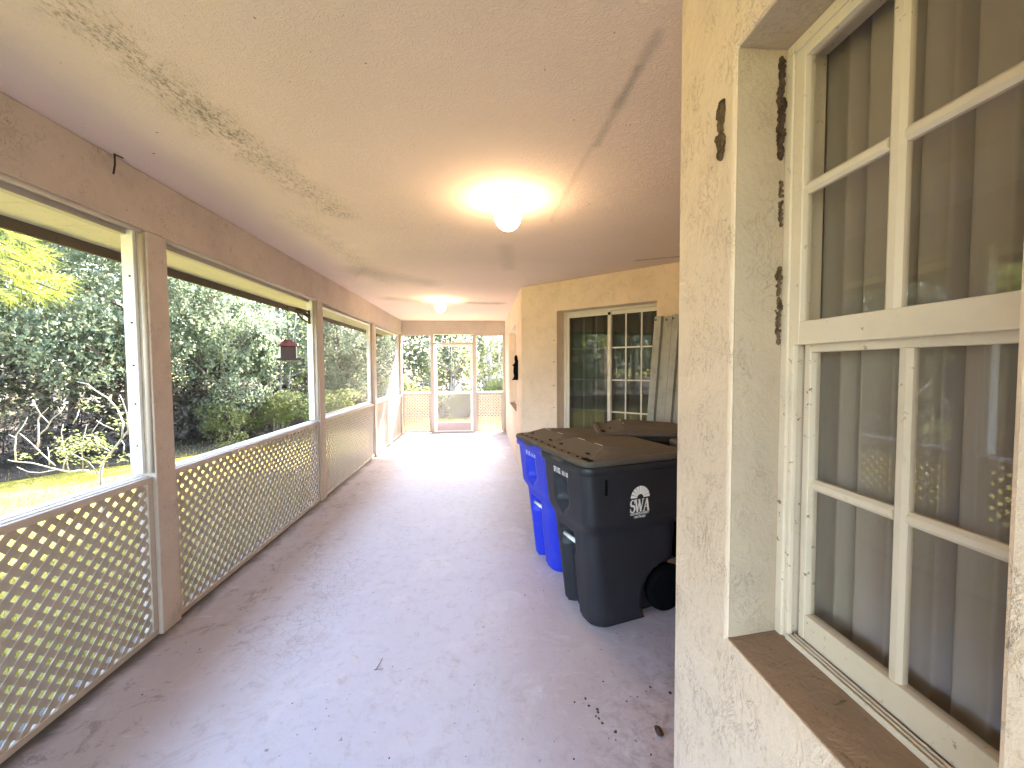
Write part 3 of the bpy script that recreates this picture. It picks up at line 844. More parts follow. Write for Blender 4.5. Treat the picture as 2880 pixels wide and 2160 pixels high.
def text_mesh(s, size, Mx, mb, squash=1.0, align='CENTER'):
    cu = bpy.data.curves.new('lettering', 'FONT'); cu.body = s; cu.size = size; cu.align_x = align; cu.resolution_u = 3; cu.offset = size*.035
    to = bpy.data.objects.new('lettering', cu); COL.objects.link(to)
    dg = bpy.context.evaluated_depsgraph_get()
    me = bpy.data.meshes.new_from_object(to.evaluated_get(dg))
    vs = [Mx @ Vector((v.co.x*squash, v.co.y, .0008)) for v in me.vertices]
    mb.add(vs, [tuple(p.vertices) for p in me.polygons])
    bpy.data.objects.remove(to); bpy.data.curves.remove(cu); bpy.data.meshes.remove(me)
def logo_mesh(mb, Mx):
    """half sun of nine rays over serif letters, all on the side of the bin; local x right, y up, in units of metres"""
    W = .056
    for k in range(9):
        a0 = PI*k/9 + .028; a1 = PI*(k+1)/9 - .028
        P = []
        for a in (a0, (a0+a1)/2, a1): P.append((W*math.cos(a), .004 + W*1.05*math.sin(a)))
        for a in (a1, a0): P.append((.019*math.cos(a), .004 + .019*math.sin(a)))
        mb.prism(P, 0, .0012, Mx)
    def stroke(p, q, w):
        p, q = Vector((*p, 0)), Vector((*q, 0)); d = (q-p).normalized(); nn = Vector((-d.y, d.x, 0))*w/2
        mb.prism([tuple((p-nn)[:2]), tuple((q-nn)[:2]), tuple((q+nn)[:2]), tuple((p+nn)[:2])][::1], 0, .0012, Mx)
    b, t = -.066, -.003                                   # foot and head of the capitals
    # S
    import math as _m
    cx = -.043; pts = []
    for k in range(13): a = R(30) + R(210)*k/12; pts.append((cx + .0115*_m.cos(a), t-.017 + .0155*_m.sin(a)))
    for k in range(13): a = R(70) - R(230)*k/12; pts.append((cx + .0125*_m.cos(a), b+.0175 + .0165*_m.sin(a)))
    for i in range(len(pts)-1):
        w = .004 + .0065*_m.sin(PI*i/(len(pts)-1))**2
        stroke(pts[i], pts[i+1], w)
    stroke((cx+.0115, t-.001), (cx+.0115, t-.020), .003); stroke((cx-.0125, b+.001), (cx-.0125, b+.020), .003)
    # W
    for x0, x1, w in ((-.026, -.014, .009), (-.014, -.003, .004), (-.006, .006, .009), (.006, .018, .004)):
        down = w > .005
        stroke((x0, t if down else b), (x1, b if down else t), w)
    for x in (-.026, -.006, .018): stroke((x-.007, t-.001), (x+.007, t-.001), .0035)
    # A
    stroke((.024, b), (.040, t), .004); stroke((.040, t), (.052, b), .010); stroke((.030, b+.022), (.048, b+.022), .0035)
    for x in (.024, .052): stroke((x-.006, b+.0015), (x+.007, b+.0015), .0035)
    # address bar with its line of writing, and the number below
    text_mesh('SOLID WASTE AUTHORITY', .0150, Mx @ Matrix.Translation((0, b-.0135, 0)), mb, .60)
    text_mesh('1-866-792-4636', .0160, Mx @ Matrix.Translation((0, b-.0300, 0)), mb, .66)
def make_bin(loc, rz, body, lid, label, mark, logo=True):
    root = empty('wheeled_bin', loc, rz, True)
    tag(root, label, 'rubbish bin', 'wheeled rubbish bins in the corner')
    bd = bin_body_mesh().build('body', M[body], root)
    if logo:
        m = MB(); Mx = Matrix(((1.15,0,0,.335),(0,-.0485,-1,-.2712),(0,1.15,-.042,.755),(0,0,0,1)))
        logo_mesh(m, Mx); m.build('emblem', M[mark], bd)
    m = MB(); text_mesh('SP1102', .046, Matrix(((0,-.094,-1,-.0202),(-1,0,0,.052),(0,1,-.094,.862),(0,0,0,1))), m, .62)
    m.build('serial_marking', M[mark], bd); m = MB()
    text_mesh('9611 00', .036, Matrix(((0,-.094,-1,-.0202),(-1,0,0,-.046),(0,1,-.094,.862),(0,0,0,1))), m, .6)
    m.build('serial_marking', M[mark], bd)
    m = MB(); m.tube([(.062, -.030, .455), (.062, .110, .455)], .0125, 12); m.build('grab_bar', M['label'], root)
    ld = bin_lid_mesh().build('lid', M[lid], root)
    for b_ in [(-.012, .018, -.288, -.215, .9985, 1.003)] + [(-.010, .000, v-.006, v+.006, .9984, 1.0035) for v in (-.16, -.06, .02, .12, .20)] + [(.058, .070, -.175, -.140, 1.005, 1.0125), (.058, .070, .140, .175, 1.005, 1.0125)]:
        m = MB(); m.box(*b_); m.build('lid_slot', M['black'], ld)
    for b_ in ((.168, .172, .05, .13, 1.042, 1.0452), (.170, .174, -.14, -.06, 1.042, 1.0450)):
        m = MB(); m.box(*b_); m.build('wear_mark', M['label'], ld)
    m = MB(); m.box(.100, .112, -.2810, -.2700, .800, .885); m.build('side_slot', M['black'], bd)
    for s in (-1, 1):
        m = MB(); Mx = Matrix.Translation((.605, s*.178, .1455)) @ Matrix.Rotation(R(90), 4, 'X')
        m.lathe([(.0,-.026),(.05,-.026),(.06,-.012),(.118,-.014),(.120,-.026),(.138,-.022),(.145,0),(.138,.022),(.108,.026),(.06,.020),(.05,.026),(.0,.026)], 32, Mx)
        m.build('wheel', M['black'], root)
    m = MB(); m.tube([(.605,-.17,.1455),(.605,.17,.1455)], .011, 10); m.build('axle', M['metal'], root)
    m = MB(); m.tube([(.70,-.20,.955),(.755,-.20,.965),(.755,.20,.965),(.70,.20,.955)], .014, 10); m.build('handle', M[body], root)
    return root
BRZ = R(17)
def bin_at(px, py, dv=0):  # corner placement helper
    return Vector((px, py, 0))
bu = Vector((math.cos(BRZ), math.sin(BRZ), 0)); bv = Vector((-math.sin(BRZ), math.cos(BRZ), 0))
g0 = Vector((.478, 2.36, .0))
make_bin(g0, BRZ, 'grey_bin', 'lid_bin', 'charcoal wheeled bin with SWA emblem nearest the camera', 'label')
bb_ = make_bin(g0 + Vector((-.105, .64, 0)), BRZ, 'blue_bin', 'lid_bin', 'bright blue wheeled bin behind the one with the visible emblem', 'label_blue', False)
bb_.scale = (1, 1, .965)
make_bin(Vector((.97, 3.30, 0)), R(-12), 'grey_bin', 'lid_bin', 'dark wheeled bin in front of the sliding glass door', 'label', False)
make_bin(Vector((1.34, 2.44, 0)), R(5), 'grey_bin', 'lid_bin', 'dark wheeled bin half hidden by the stucco corner, behind the emblem bin', 'label', False)

# ------------------------------------------------------------------ storm shutter panels leaning by the door
def shutter(s0, label, k):
    root = empty('storm_shutter', DM @ Vector((s0+.1, -.06, 0)), 0); tag(root, label, 'storm shutter', 'aluminium shutter panels leaning beside the door')
    prof = []; x = 0
    for rep in range(2):
        for dx, kk in ((0, 0), (.030, 0), (.040, -.045), (.085, -.045), (.095, 0)):
            prof.append((x+dx, kk))
        x += .110
    th = .0025
    m = MB()
    lean = Matrix.Rotation(R(-3.6), 4, Vector((0, 1, 0)))
    lean2 = Matrix.Rotation(R(4.0), 4, Vector((1, 0, 0)))
    base = DM @ Matrix.Translation((s0, k, .003)) @ Matrix.Rotation(R(3.4), 4, 'Y') @ Matrix.Rotation(R(-1.5), 4, 'X')
    poly = prof + [(p[0], p[1]+th) for p in reversed(prof)]
    m.prism(poly, 0, 2.02, base)
    m.build('corrugated_sheet', M['metal'], root)
    for xx in (.015, .125):
        m = MB(); m.tube([base @ Vector((xx, -.003, 1.985)), base @ Vector((xx, .004, 1.985))], .009, 10); m.build('keyhole', M['black'], root)
shutter(1.672, 'aluminium shutter panel closest to the glass door', -.085)
shutter(1.86, 'aluminium shutter panel nearest the stucco corner', -.125)

# ------------------------------------------------------------------ bird feeder on its bracket
py2 = POST_Y[3] - .023
br = empty('feeder_bracket', (-1.90, py2, 2.06)); tag(br, 'dark scrolled iron bracket on the porch post', 'bracket')
m = MB()
m.box(-1.912, -1.888, py2-.006, py2, 1.985, 2.135)
m.tube([(-1.90, py2-.004, 2.115), (-1.90, py2-.25, 2.118), (-1.90, py2-.46, 2.105), (-1.90, py2-.50, 2.095), (-1.90, py2-.515, 2.075), (-1.90, py2-.50, 2.06)], [.010,.009,.008,.007,.006,.006], 8)
m.tube([(-1.90, py2-.004, 2.0)] + [(-1.90, py2-.004-.30*math.sin(R(a)), 2.105-.105*math.cos(R(a))) for a in range(10, 91, 10)], .008, 8)
m.tube([(-1.90, py2-.01, 2.06), (-1.90, py2-.08, 2.075), (-1.90, py2-.17, 2.095), (-1.90, py2-.30, 2.108)], [.014,.020,.017,.010], 8)
m.build('scroll', M['iron'], br)
fy = py2-.507
fd = empty('bird_feeder', (-1.90, fy, 1.575), 0, True); tag(fd, 'house shaped bird feeder with red roof hanging from the iron bracket', 'bird feeder')
fd.rotation_euler = (0, 0, R(28))
m = MB(); m.box(-.095, .095, -.085, .085, 0, .012); m.box(-.10,.10,-.092,-.085,0,.022); m.box(-.10,.10,.085,.092,0,.022); m.build('tray', M['feeder_dark'], fd, .002)
m = MB(); m.box(-.064, .064, -.056, .056, .0125, .135); m.build('seed_box', M['feeder_dark'], fd, .002)
m = MB()
for s in (-1, 1):
    m.box(s*.066-.004+(.004*s), s*.066+.004+(.004*s), -.06, .06, .0125, .137)
m.build('side_panel', M['white'], fd, .001)
m = MB()
pk = .205
base = [(-.092,-.084,.136),(.092,-.084,.136),(.092,.084,.136),(-.092,.084,.136)]
rib = []
n_r = 16
for s in (-1, 1):
    vs = []
    for i in range(n_r*2+1):
        x = -.092 + .184*i/(n_r*2); dz = .004*(i % 2)
        vs += [(x, s*.084, .137+dz), (x*.25, 0, pk+dz)]
    m.add(vs, [(2*i, 2*i+2, 2*i+3, 2*i+1) for i in range(n_r*2)])
for s in (-1, 1): m.add([(s*.092,-.084,.137),(s*.092,.084,.137),(s*.023,0,pk)], [(0,1,2)])
m.add(base, [(0,1,2,3)])
m.build('roof', M['red'], fd)
m = MB(); m.tube([(0,0,pk-.002),(0,0,2.06-1.575)], .0022, 6); m.build('hanging_wire', M['iron'], fd)

# ------------------------------------------------------------------ small things
def blob(name, c, size, mat, label, cat, seed, group=None, n=10, spread=.5):
    random.seed(seed); bm = bmesh.new()
    bmesh.ops.create_icosphere(bm, subdivisions=3, radius=1)
    for v in bm.verts:
        k = 1 + .30*mnoise.noise(v.co*1.6+Vector((seed,0,0))) + .16*mnoise.noise(v.co*4.5+Vector((0,seed,0)))
        zz = v.co.z; rr_ = math.hypot(v.co.x, v.co.y)
        if rr_ > 1e-6: q_ = (1-abs(zz)**3.5)**.5/max(rr_, .12) if rr_ > .12 else 1; v.co.x *= min(q_, 3); v.co.y *= min(q_, 3)
        v.co = Vector((v.co.x*size[0], v.co.y*size[1], v.co.z*size[2]))*k
    me = bpy.data.meshes.new(name); bm.to_mesh(me); bm.free()
    for p in me.polygons: p.use_smooth = True
    me.materials.append(mat); o = bpy.data.objects.new(name, me); o.location = c; COL.objects.link(o)
    return tag(o, label, cat, group)
def crust(name, c, half, n, size, mat, label, seed, group, flat):
    """ragged crust of mud lumps on a wall; half = (along, up); flat = axis the wall faces ('x' or 'y')"""
    rnd = random.Random(seed); bm = bmesh.new()
    for k in range(n):
        a, z = rnd.uniform(-1, 1)*half[0]*(.55+.45*rnd.random()), rnd.uniform(-1, 1)*half[1]
        a *= (1-.55*abs(z/half[1])**3) * (.75+.35*math.sin(z*90+seed))
        r_ = size*rnd.uniform(.45, 1.2); th = r_*rnd.uniform(.4, .8)
        p = Vector((-th*.25, a, z)) if flat == 'x' else Vector((a, -th*.25, z))
        mat4 = Matrix.Translation(p) @ Matrix.Diagonal((th if flat == 'x' else r_, r_ if flat == 'x' else th, r_*rnd.uniform(.8, 1.5), 1))
        g = bmesh.ops.create_icosphere(bm, subdivisions=2, radius=1, matrix=mat4)
        for v in g['verts']:
            d = v.co - p; v.co = p + d*(1+.5*mnoise.noise(v.co*220+Vector((seed, k, 0))))
    me = bpy.data.meshes.new(name); bm.to_mesh(me); bm.free(); me.materials.append(mat)
    o = bpy.data.objects.new(name, me); o.location = c; COL.objects.link(o)
    return tag(o, label, 'wasp nest', group)
GN = 'mud nests by the window'
crust('mud_nest', (XR-.002, .862, 2.006), (.013, .056), 90, .0072, M['mud'], 'brown mud wasp nest on the wall beside the window', 4, GN, 'x')
crust('mud_nest', (.616, W1-.0035, 2.03), (.008, .10), 150, .0058, M['clod'], 'dark mud nest at the top of the window jamb', 7, GN, 'y')
crust('mud_nest', (.620, W1-.0035, 1.835), (.005, .045), 40, .004, M['mud'], 'thin brown mud streak just below the dark nest on the window jamb', 12, GN, 'y')
crust('mud_nest', (.619, W1-.0035, 1.625), (.006, .08), 70, .0045, M['mud'], 'brown mud crust beside the middle rail of the window', 15, GN, 'y')
blob('dirt_clump', (.705, 1.55, .008), (.014, .026, .006), M['clod'], 'dark crumpled leaf clump on the floor by the stucco corner', 'leaf clump', 21)
m = MB(); random.seed(5)
def crumb(x, y, s):
    z = .0015; vs = []; k = random.randint(4, 6); a0 = random.random()*6
    for i in range(k):
        a = a0 + 2*PI*i/k; r_ = s*(.6+.6*random.random()); vs.append((x+r_*math.cos(a), y+r_*math.sin(a)*1.2, z+random.random()*s*.3))
    vs.append((x, y, z+s*.6)); m.add(vs, [(i, (i+1) % k, k) for i in range(k)])
for px_, py_, s in ((1647,1966,.008),(1656,1986,.009),(1680,1997,.010),(1682,2005,.008),(1676,2016,.006),(1684,2022,.007),(1694,2035,.008),(1616,1976,.006),(1829,1934,.010),(1818,1946,.006),(1793,1962,.006),(1731,2060,.010),(1732,2083,.005),(1614,2136,.005),(1885,1950,.01)):
    q = at(px_, py_, 1); d = q - Vector((0,0,1.5)); q = Vector((0,0,1.5)) + d*(-1.5/d.z); crumb(q.x, q.y, s*.8)
for i in range(170):
    y = random.uniform(1.3, 8); x = random.choice([random.gauss(-1.68, .1), random.uniform(-1.7, .45), random.uniform(-1.7,.45), random.gauss(.42, .08)])
    if y < 5.3 and x > .3: x += random.uniform(0, .3)
    x = max(x, XL+.02); x = min(x, .5 if y > 5.2 or y < 1.1 else 1.4)
    crumb(x, y, random.uniform(.0022, .0055))
tag(m.build('floor_litter', M['clod']), 'scattered dark crumbs and leaf bits on the porch floor', None, None, 'stuff')
def twig(pts, r_, label, name='twig'):
    m = MB(); m.tube(pts, r_, 6); o = m.build(name, M['clod']); return tag(o, label, 'twig', 'twigs lying on the floor')
q = at(1085, 1845, 2.05); m = MB()
m.tube([(-.545,1.99,.003),(-.535,2.03,.004),(-.53,2.07,.003)], .0013, 6); m.tube([(-.552,1.993,.003),(-.508,1.997,.003)], .0011, 6)
tag(m.build('twig', M['clod']), 'small forked twig in the middle of the floor', 'twig')
# bent wire hook under the ceiling by the beam
m = MB(); m.tube([(-1.795,2.17,ZC),( -1.795,2.17,ZC-.05),(-1.80,2.165,ZC-.10)], .004, 6); m.tube([(-1.795,2.17,ZC-.004),(-1.78,2.20,ZC-.006)], .003, 6)
tag(m.build('wire_hook', M['iron']), 'rusty bent wire hanging from the ceiling beside the beam', 'hook')
# black ornament on the far house wall
m = MB()
P = [(-.030,0),(.030,0),(.030,.26),(.022,.345),(.004,.372),(-.014,.36),(-.024,.325),(-.016,.27),(-.030,.235),(-.052,.225),(-.052,.212),(-.034,.205),(-.040,.12),(-.028,.06),(-.046,.015),(-.062,.012),(-.062,0)]
Mo = Matrix(((1,0,0,.487),(0,0,1,5.98),(0,1,0,1.305),(0,0,0,1)))
m.prism(P, -.012, .012, Mo); m.box(.515, .52, 5.95, 6.01, 1.33, 1.60)
tag(m.build('wall_ornament', M['black']), 'black cut out ornament fixed to the far house wall', 'wall ornament')

# ------------------------------------------------------------------ trees and plants
def leaf_cloud(mb, centers, n, size, seed, up=.5, long=1.7, gap=-.12):
    rnd = random.Random(seed)
    wts = [c[1][0]*c[1][1]*c[1][2] for c in centers]; tot = sum(wts)
    for (c, rad), w in zip(centers, wts):
        for _ in range(max(6, int(n*w/tot))):
            while True:
                d = Vector((rnd.uniform(-1,1), rnd.uniform(-1,1), rnd.uniform(-1,1)))
                if .05 < d.length < 1: break
            d = d.normalized()*(d.length**.45)
            d *= 1 + .45*mnoise.noise(d*2.2 + Vector(c)*1.7)
            p = Vector(c) + Vector((d.x*rad[0], d.y*rad[1], d.z*rad[2]))
            if p.z < .03: continue
            if mnoise.noise(p*1.9 + Vector((seed, 0, 0))) + .5*mnoise.noise(p*4.3) < gap: continue
            s = size*rnd.uniform(.5, 1.25)*(1 + .5*mnoise.noise(p*.9))
            ax = Vector((rnd.gauss(0,1), rnd.gauss(0,1), rnd.gauss(-.25,.7))).normalized()
            nn = (Vector((rnd.gauss(0,.9), rnd.gauss(0,.9), up + rnd.random()*.8))).normalized()
            sd_ = ax.cross(nn)
            if sd_.length < .1: continue
            sd_ = sd_.normalized(); nn = sd_.cross(ax)
            L = s*long*.5; Wd = s*.5
            mb.add([p-ax*L, p+sd_*Wd+nn*s*.08, p+ax*L-nn*s*.12, p-sd_*Wd+nn*s*.08], [(0,1,2),(0,2,3)])
def limbs(mb, rnd, base, H, r, nl, spread, lean=(0,0), twigs=0):
    top = Vector(base) + Vector((lean[0], lean[1], H))
    pts = []; n = 7
    for i in range(n+1):
        t = i/n; p = Vector(base).lerp(top, t) + Vector((math.sin(t*5+rnd.random())*.06*H*.3, math.cos(t*4+rnd.random())*.05*H*.3, 0))*t
        pts.append(p)
    mb.tube(pts, [r*(1-.75*i/n) for i in range(n+1)], 8)
    ends = [pts[-1]]
    for k in range(nl):
        t = .3 + .65*k/nl; b = pts[int(t*n)]
        a = rnd.uniform(0, 2*PI); L = spread*rnd.uniform(.55, 1.05)*(1.1-.5*t)
        e = b + Vector((math.cos(a)*L, math.sin(a)*L, L*rnd.uniform(.25, .8)))
        mid = b.lerp(e, .5) + Vector((0,0,-.06*L))
        mb.tube([b, mid, e], [r*(.5-.3*t), r*(.32-.2*t), r*.10], 6)
        ends.append(e)
        for j in range(twigs+1):
            c = mid.lerp(e, rnd.random()); e2 = c + Vector((rnd.gauss(0,.3), rnd.gauss(0,.3), rnd.gauss(.1,.2)))*spread*.5
            mb.tube([c, e2], [r*.12, r*.04], 5)
    return ends
tree_protos = {}
def tree_proto(kind, H, spread, nleaf, size, leafmat, barkmat, seed, low=.15, r=.09, up=.5):
    rnd = random.Random(seed)
    root = empty('tree', (0,0,0), 0, True)
    tm = MB(); ends = limbs(tm, rnd, (0,0,-.05), H*.8, r, 9, spread, (rnd.uniform(-.4,.4), rnd.uniform(-.4,.4)), 2)
    tm.build('trunk', M[barkmat], root)
    cs = []
    for e in ends:
        s = spread*rnd.uniform(.35, .6); cs.append((tuple(e), (s, s, s*.7)))
    for k in range(7):
        a = rnd.uniform(0, 2*PI); d = spread*rnd.uniform(.35, .95); s = spread*rnd.uniform(.28, .5)
        cs.append(((math.cos(a)*d, math.sin(a)*d, H*rnd.uniform(low, .85)), (s, s, s*.75)))
    cm = MB(); leaf_cloud(cm, cs, nleaf, size, seed, up)
    cm.build('crown', M[leafmat], root)
    root['proto'] = 1
    return root
T = [tree_proto('a', 4.0, 1.5, 26000, .050, 'leaf_a', 'bark', 11), tree_proto('b', 4.3, 1.6, 21000, .048, 'leaf_b', 'bark', 23, .3),
     tree_proto('c', 3.3, 1.4, 24000, .046, 'leaf_a', 'bark', 37, .1), tree_proto('d', 4.9, 1.9, 22000, .052, 'leaf_b', 'pale_bark', 41, .35),
     tree_proto('s', 1.4, .9, 9000, .046, 'leaf_c', 'bark', 53, .1, .03)]
used = [False]*len(T)
def plant(k, x, y, s, rz, label, name, cat, group=None, sz=None):
    o = T[k] if not used[k] else copy_tree(T[k])
    used[k] = True
    o.name = name
    o.location = (x, y, GZ+.015); o.rotation_euler = (0,0,R(rz)); o.scale = (s, s, sz or s)
    tag(o, label, cat, group); return o
G1 = 'trees along the left edge of the lawn'
trees = [
 (2, -9.6, 3.6, 1.25, 10, 'leafy green tree behind the yellow pine branch'), (0, -8.6, 5.2, 1.0, 80, 'bright green bushy tree behind the bare shrub'),
 (1, -10.5, 6.2, 1.2, 150, 'tall olive tree rising behind the bare shrub'), (2, -7.9, 6.9, 1.1, 210, 'low spreading green tree left of the widest looking post'),
 (0, -6.9, 8.4, .95, 300, 'full green tree seen between the widest post and the feeder'), (3, -8.9, 8.9, 1.0, 40, 'tall pale trunked tree with sky showing through its top'),
 (2, -5.9, 9.6, .9, 20, 'dark green tree behind the hanging bird feeder'), (1, -7.4, 10.9, 1.05, 260, 'olive tree standing behind the feeder opening'),
 (0, -5.6, 11.6, .95, 130, 'green tree seen through the larger insect screen'), (3, -6.4, 13.6, 1.0, 190, 'pale trunked tree seen through the larger insect screen'),
 (1, -4.8, 14.2, 1.0, 70, 'olive tree seen through the farthest insect screen'), (2, -4.2, 12.6, .95, 330, 'low green tree seen through the farthest insect screen'),
 (3, -12.5, 9.0, 1.0, 100, 'tall tree at the back of the thicket, left of the feeder'), (1, -11.6, 12.2, 1.05, 320, 'tall olive tree at the back of the thicket behind the feeder'),
 (0, -9.4, 14.2, 1.1, 220, 'big green tree at the back of the thicket'), (3, -13.0, 4.8, 1.0, 300, 'tall tree at the back of the thicket behind the pine branch'),
 (0, -12.2, 1.6, 1.2, 20, 'broad green tree nearest the left edge of the view'), (2, -9.8, 1.4, 1.1, 120, 'low green tree beside the lawn near the left edge'),
 (0, -10.8, -1.2, 1.2, 45, 'green tree mirrored in the sliding glass door'), (1, -9.8, -3.6, 1.2, 200, 'olive tree mirrored at the edge of the sliding glass door'), (3, -13.5, -2.0, 1.2, 10, 'tall tree mirrored high in the sliding glass door')]
for k, x, y, s, rz, lb in trees: plant(k, x, y, s, rz, lb, 'leafy_tree', 'tree', G1, s*(1.32 if k in (0, 2) else 1.22))
G2 = 'trees beyond the screen door'
for k, x, y, s, rz, lb in ((0, -3.6, 17.0, 1.15, 15, 'green tree left of the screen door view'), (2, 1.7, 16.6, 1.3, 95, 'green tree right of the pale multi stemmed tree'),
                           (1, .2, 19.0, 1.25, 170, 'olive tree behind the pale stems seen over the screen door'), (0, -1.5, 19.0, 1.2, 250, 'green tree straight beyond the screen door')):
    plant(k, x, y, s, rz, lb, 'leafy_tree', 'tree', G2)
G3 = 'low shrubs along the edge of the woods'
for x, y, s, rz, lb in ((-5.5, 9.2, .65, 0, 'bright shrub beside the lawn below the feeder'), (-4.7, 10.3, .8, 60, 'yellow green shrub at the lawn edge under the feeder'), (-3.9, 10.6, .8, 140, 'yellow green shrub seen through the larger insect screen'),
                        (-2.9, 12.6, 1.0, 220, 'round shrub beyond the corner post'), (-1.7, 13.2, .75, 40, 'round green shrub seen left of the screen door'), (.75, 13.6, .9, 10, 'shrub right of the screen door seen above the lattice'),
                        (-.55, 13.9, .7, 130, 'shrub seen through the lower screen of the door'), (1.7, 14.6, 1.1, 80, 'leafy shrub beside the house wall at the far end')):
    plant(4, x, y, s, rz, lb, 'leafy_shrub', 'shrub', G3)

# dim twiggy understorey below the trees
m = MB(); rnd = random.Random(8)
edge = [(-11, 0.5), (-9.0, 3.0), (-8.0, 5.9), (-7.0, 7.4), (-5.9, 8.6), (-5.2, 9.9), (-4.4, 12.6), (-3.0, 14.4), (2.5, 15.2)]
cs = []
for i in range(len(edge)-1):
    for k in range(12):
        t = rnd.random(); x = lerp(edge[i][0], edge[i+1][0], t); y = lerp(edge[i][1], edge[i+1][1], t)
        dd = rnd.uniform(.4, 3.0); x -= dd*.8; y += dd*.45
        s = rnd.uniform(.5, 1.0); cs.append(((x, y, s*.55 if k < 7 else rnd.uniform(.8, 1.7)), (s, s, s*.75)))
leaf_cloud(m, cs, 70000, .05, 77, .3, 2.4)
for v in range(0): pass
o = m.build('undergrowth', M['leaf_d']); o.location = (0,0,GZ); tag(o, 'dim brownish undergrowth below the trees', None, None, 'stuff')
m = MB()
for i in range(200):
    c, rad = rnd.choice(cs); p = Vector(c) + Vector((rnd.gauss(0,.6), rnd.gauss(0,.6), 0)); p.z = rnd.uniform(0, .6)
    e = p + Vector((rnd.gauss(0,.45), rnd.gauss(0,.45), rnd.uniform(.1, 1.2)))
    mid = p.lerp(e, .5) + Vector((rnd.gauss(0,.08), rnd.gauss(0,.08), 0))
    m.tube([p, mid, e], [.012, .008, .003], 5, False)
o = m.build('brush', M['bark']); o.location = (0,0,GZ); tag(o, 'tangle of dead stems under the trees', None, None, 'stuff')
# far wood that closes the view between the trunks
m = MB(); cs2 = []
for i in range(84):
    a = R(rnd.uniform(-125, 16)); d = rnd.uniform(19, 25); s = rnd.uniform(1.4, 2.4)
    cs2.append(((math.sin(a)*d, math.cos(a)*d, rnd.uniform(.4, 3.0)), (s, s, s*.9)))
leaf_cloud(m, cs2, 44000, .17, 99, .4)
o = m.build('far_wood', M['leaf_b']); o.location = (0,0,GZ); tag(o, 'far woods closing the view behind the trees', None, None, 'stuff')

# pale multi stemmed tree beyond the screen door
def pale_tree(name, x, y, stems, label, seed, leaf=1800):
    rnd = random.Random(seed); root = empty(name, (x, y, GZ), 0, True); tag(root, label, 'tree', 'pale stemmed trees beyond the screen door')
    tm = MB(); ends = []
    for (bx, lx, ly, H, r_) in stems:
        ends += limbs(tm, rnd, (bx, 0, -.05), H, r_, 5, .9, (lx, ly), 3)
    tm.build('trunk', M['pale_bark'], root)
    cm = MB(); leaf_cloud(cm, [(tuple(e), (.4, .4, .35)) for e in ends], leaf, .07, seed, .4); cm.build('crown', M['leaf_c'], root)
    return root
pale_tree('pale_stemmed_tree', .28, 14.6, [(0, -.1, 0, 3.9, .11), (.10, .35, .1, 3.4, .055), (-.1, -.5, 0, 3.2, .05), (.22, .75, .2, 3.0, .035), (-.05, -.15, .1, 3.5, .05)], 'pale tree with several crossing stems right of the screen door', 3)
pale_tree('pale_stemmed_tree', -1.35, 14.9, [(0, .9, 0, 3.6, .05), (-.1, 1.3, .1, 3.0, .04), (.1, .2, .1, 3.2, .045)], 'pale tree leaning across the screen door view', 9, 1100)
pale_tree('pale_stemmed_tree', -2.7, 15.2, [(0, 1.3, 0, 2.8, .045), (.1, 1.7, .1, 2.2, .035), (.7, .1, .1, 3.4, .06)], 'pale tree with slanting branches left of the screen door', 15, 1100)
pale_tree('pale_stemmed_tree', -5.2, 10.6, [(0, .25, 0, 3.4, .04), (.08, .5, .1, 3.2, .03), (-.08, -.2, .1, 3.0, .03)], 'pale forked stems seen through the larger insect screen', 19, 700)

# leafless shrub on the lawn by the nearest lattice panel
sx = empty('bare_shrub', (0,0,0)); YS = 4.35
def zp(x, y, dy=0): return at(x*.2773, 1000+y*.2773, YS+dy)
paths = [([(1020,1330),(1015,1200),(1045,1080)], 8, 7), ([(1010,1195),(840,1160),(700,1180),(560,1150),(330,1090),(150,1075),(80,1060)], 6, 2.5),
 ([(560,1160),(400,1190),(290,1180),(170,1130)], 3.5, 2), ([(560,1120),(430,1000),(330,900),(200,790)], 4, 2), ([(385,935),(390,800),(385,650),(410,600),(330,460)], 4.5, 2.5),
 ([(410,600),(490,680)], 3, 2.5), ([(390,810),(470,740),(530,640),(610,580),(660,500)], 4, 2), ([(160,1070),(150,940),(165,800),(230,720),(280,625)], 4, 2),
 ([(1045,1080),(1130,980),(1220,860),(1300,760),(1420,700)], 7.5, 4), ([(1190,540),(1090,430),(960,350),(890,290),(780,265)], 5, 2), ([(1235,850),(1250,680),(1190,540)], 5, 4.5),
 ([(1090,430),(1130,400),(1110,520)], 3, 2), ([(1000,480),(960,430),(920,400)], 3, 2), ([(700,1180),(650,960),(620,780),(640,700)], 3, 1.5), ([(840,1160),(830,900),(880,700)], 3, 1.5),
 ([(1150,750),(1040,700),(980,660)], 3.5, 2), ([(740,690),(780,620),(800,560)], 3, 2), ([(1250,1000),(1260,900),(1230,860)], 3, 2), ([(1130,980),(1000,900),(930,780),(1030,640)], 3.5, 1.5),
 ([(1300,800),(1290,600),(1240,450),(1215,400)], 3.5, 2), ([(1290,600),(1330,500),(1310,380)], 3, 2), ([(1000,1200),(900,1080),(700,980),(560,940)], 3.5, 1.5), ([(640,1150),(660,1050),(690,1060)], 3.5, 3),
 ([(500,1110),(495,1000),(485,930)], 3, 1.5), ([(150,830),(90,800)], 2.5, 1.5), ([(620,590),(590,530),(550,590)], 2.5, 2), ([(430,590),(490,530)], 2.5, 1.5)]
b0 = zp(1022, 1330); gb = Vector((b0.x+.03, b0.y, GZ))
sx.location = gb; tag(sx, 'nearly leafless pale branched shrub on the lawn beside the nearest lattice', 'shrub')
tm = MB(); tm.tube([gb, gb.lerp(b0, .5), b0], [.030, .026, .022], 8)
rnd = random.Random(4)
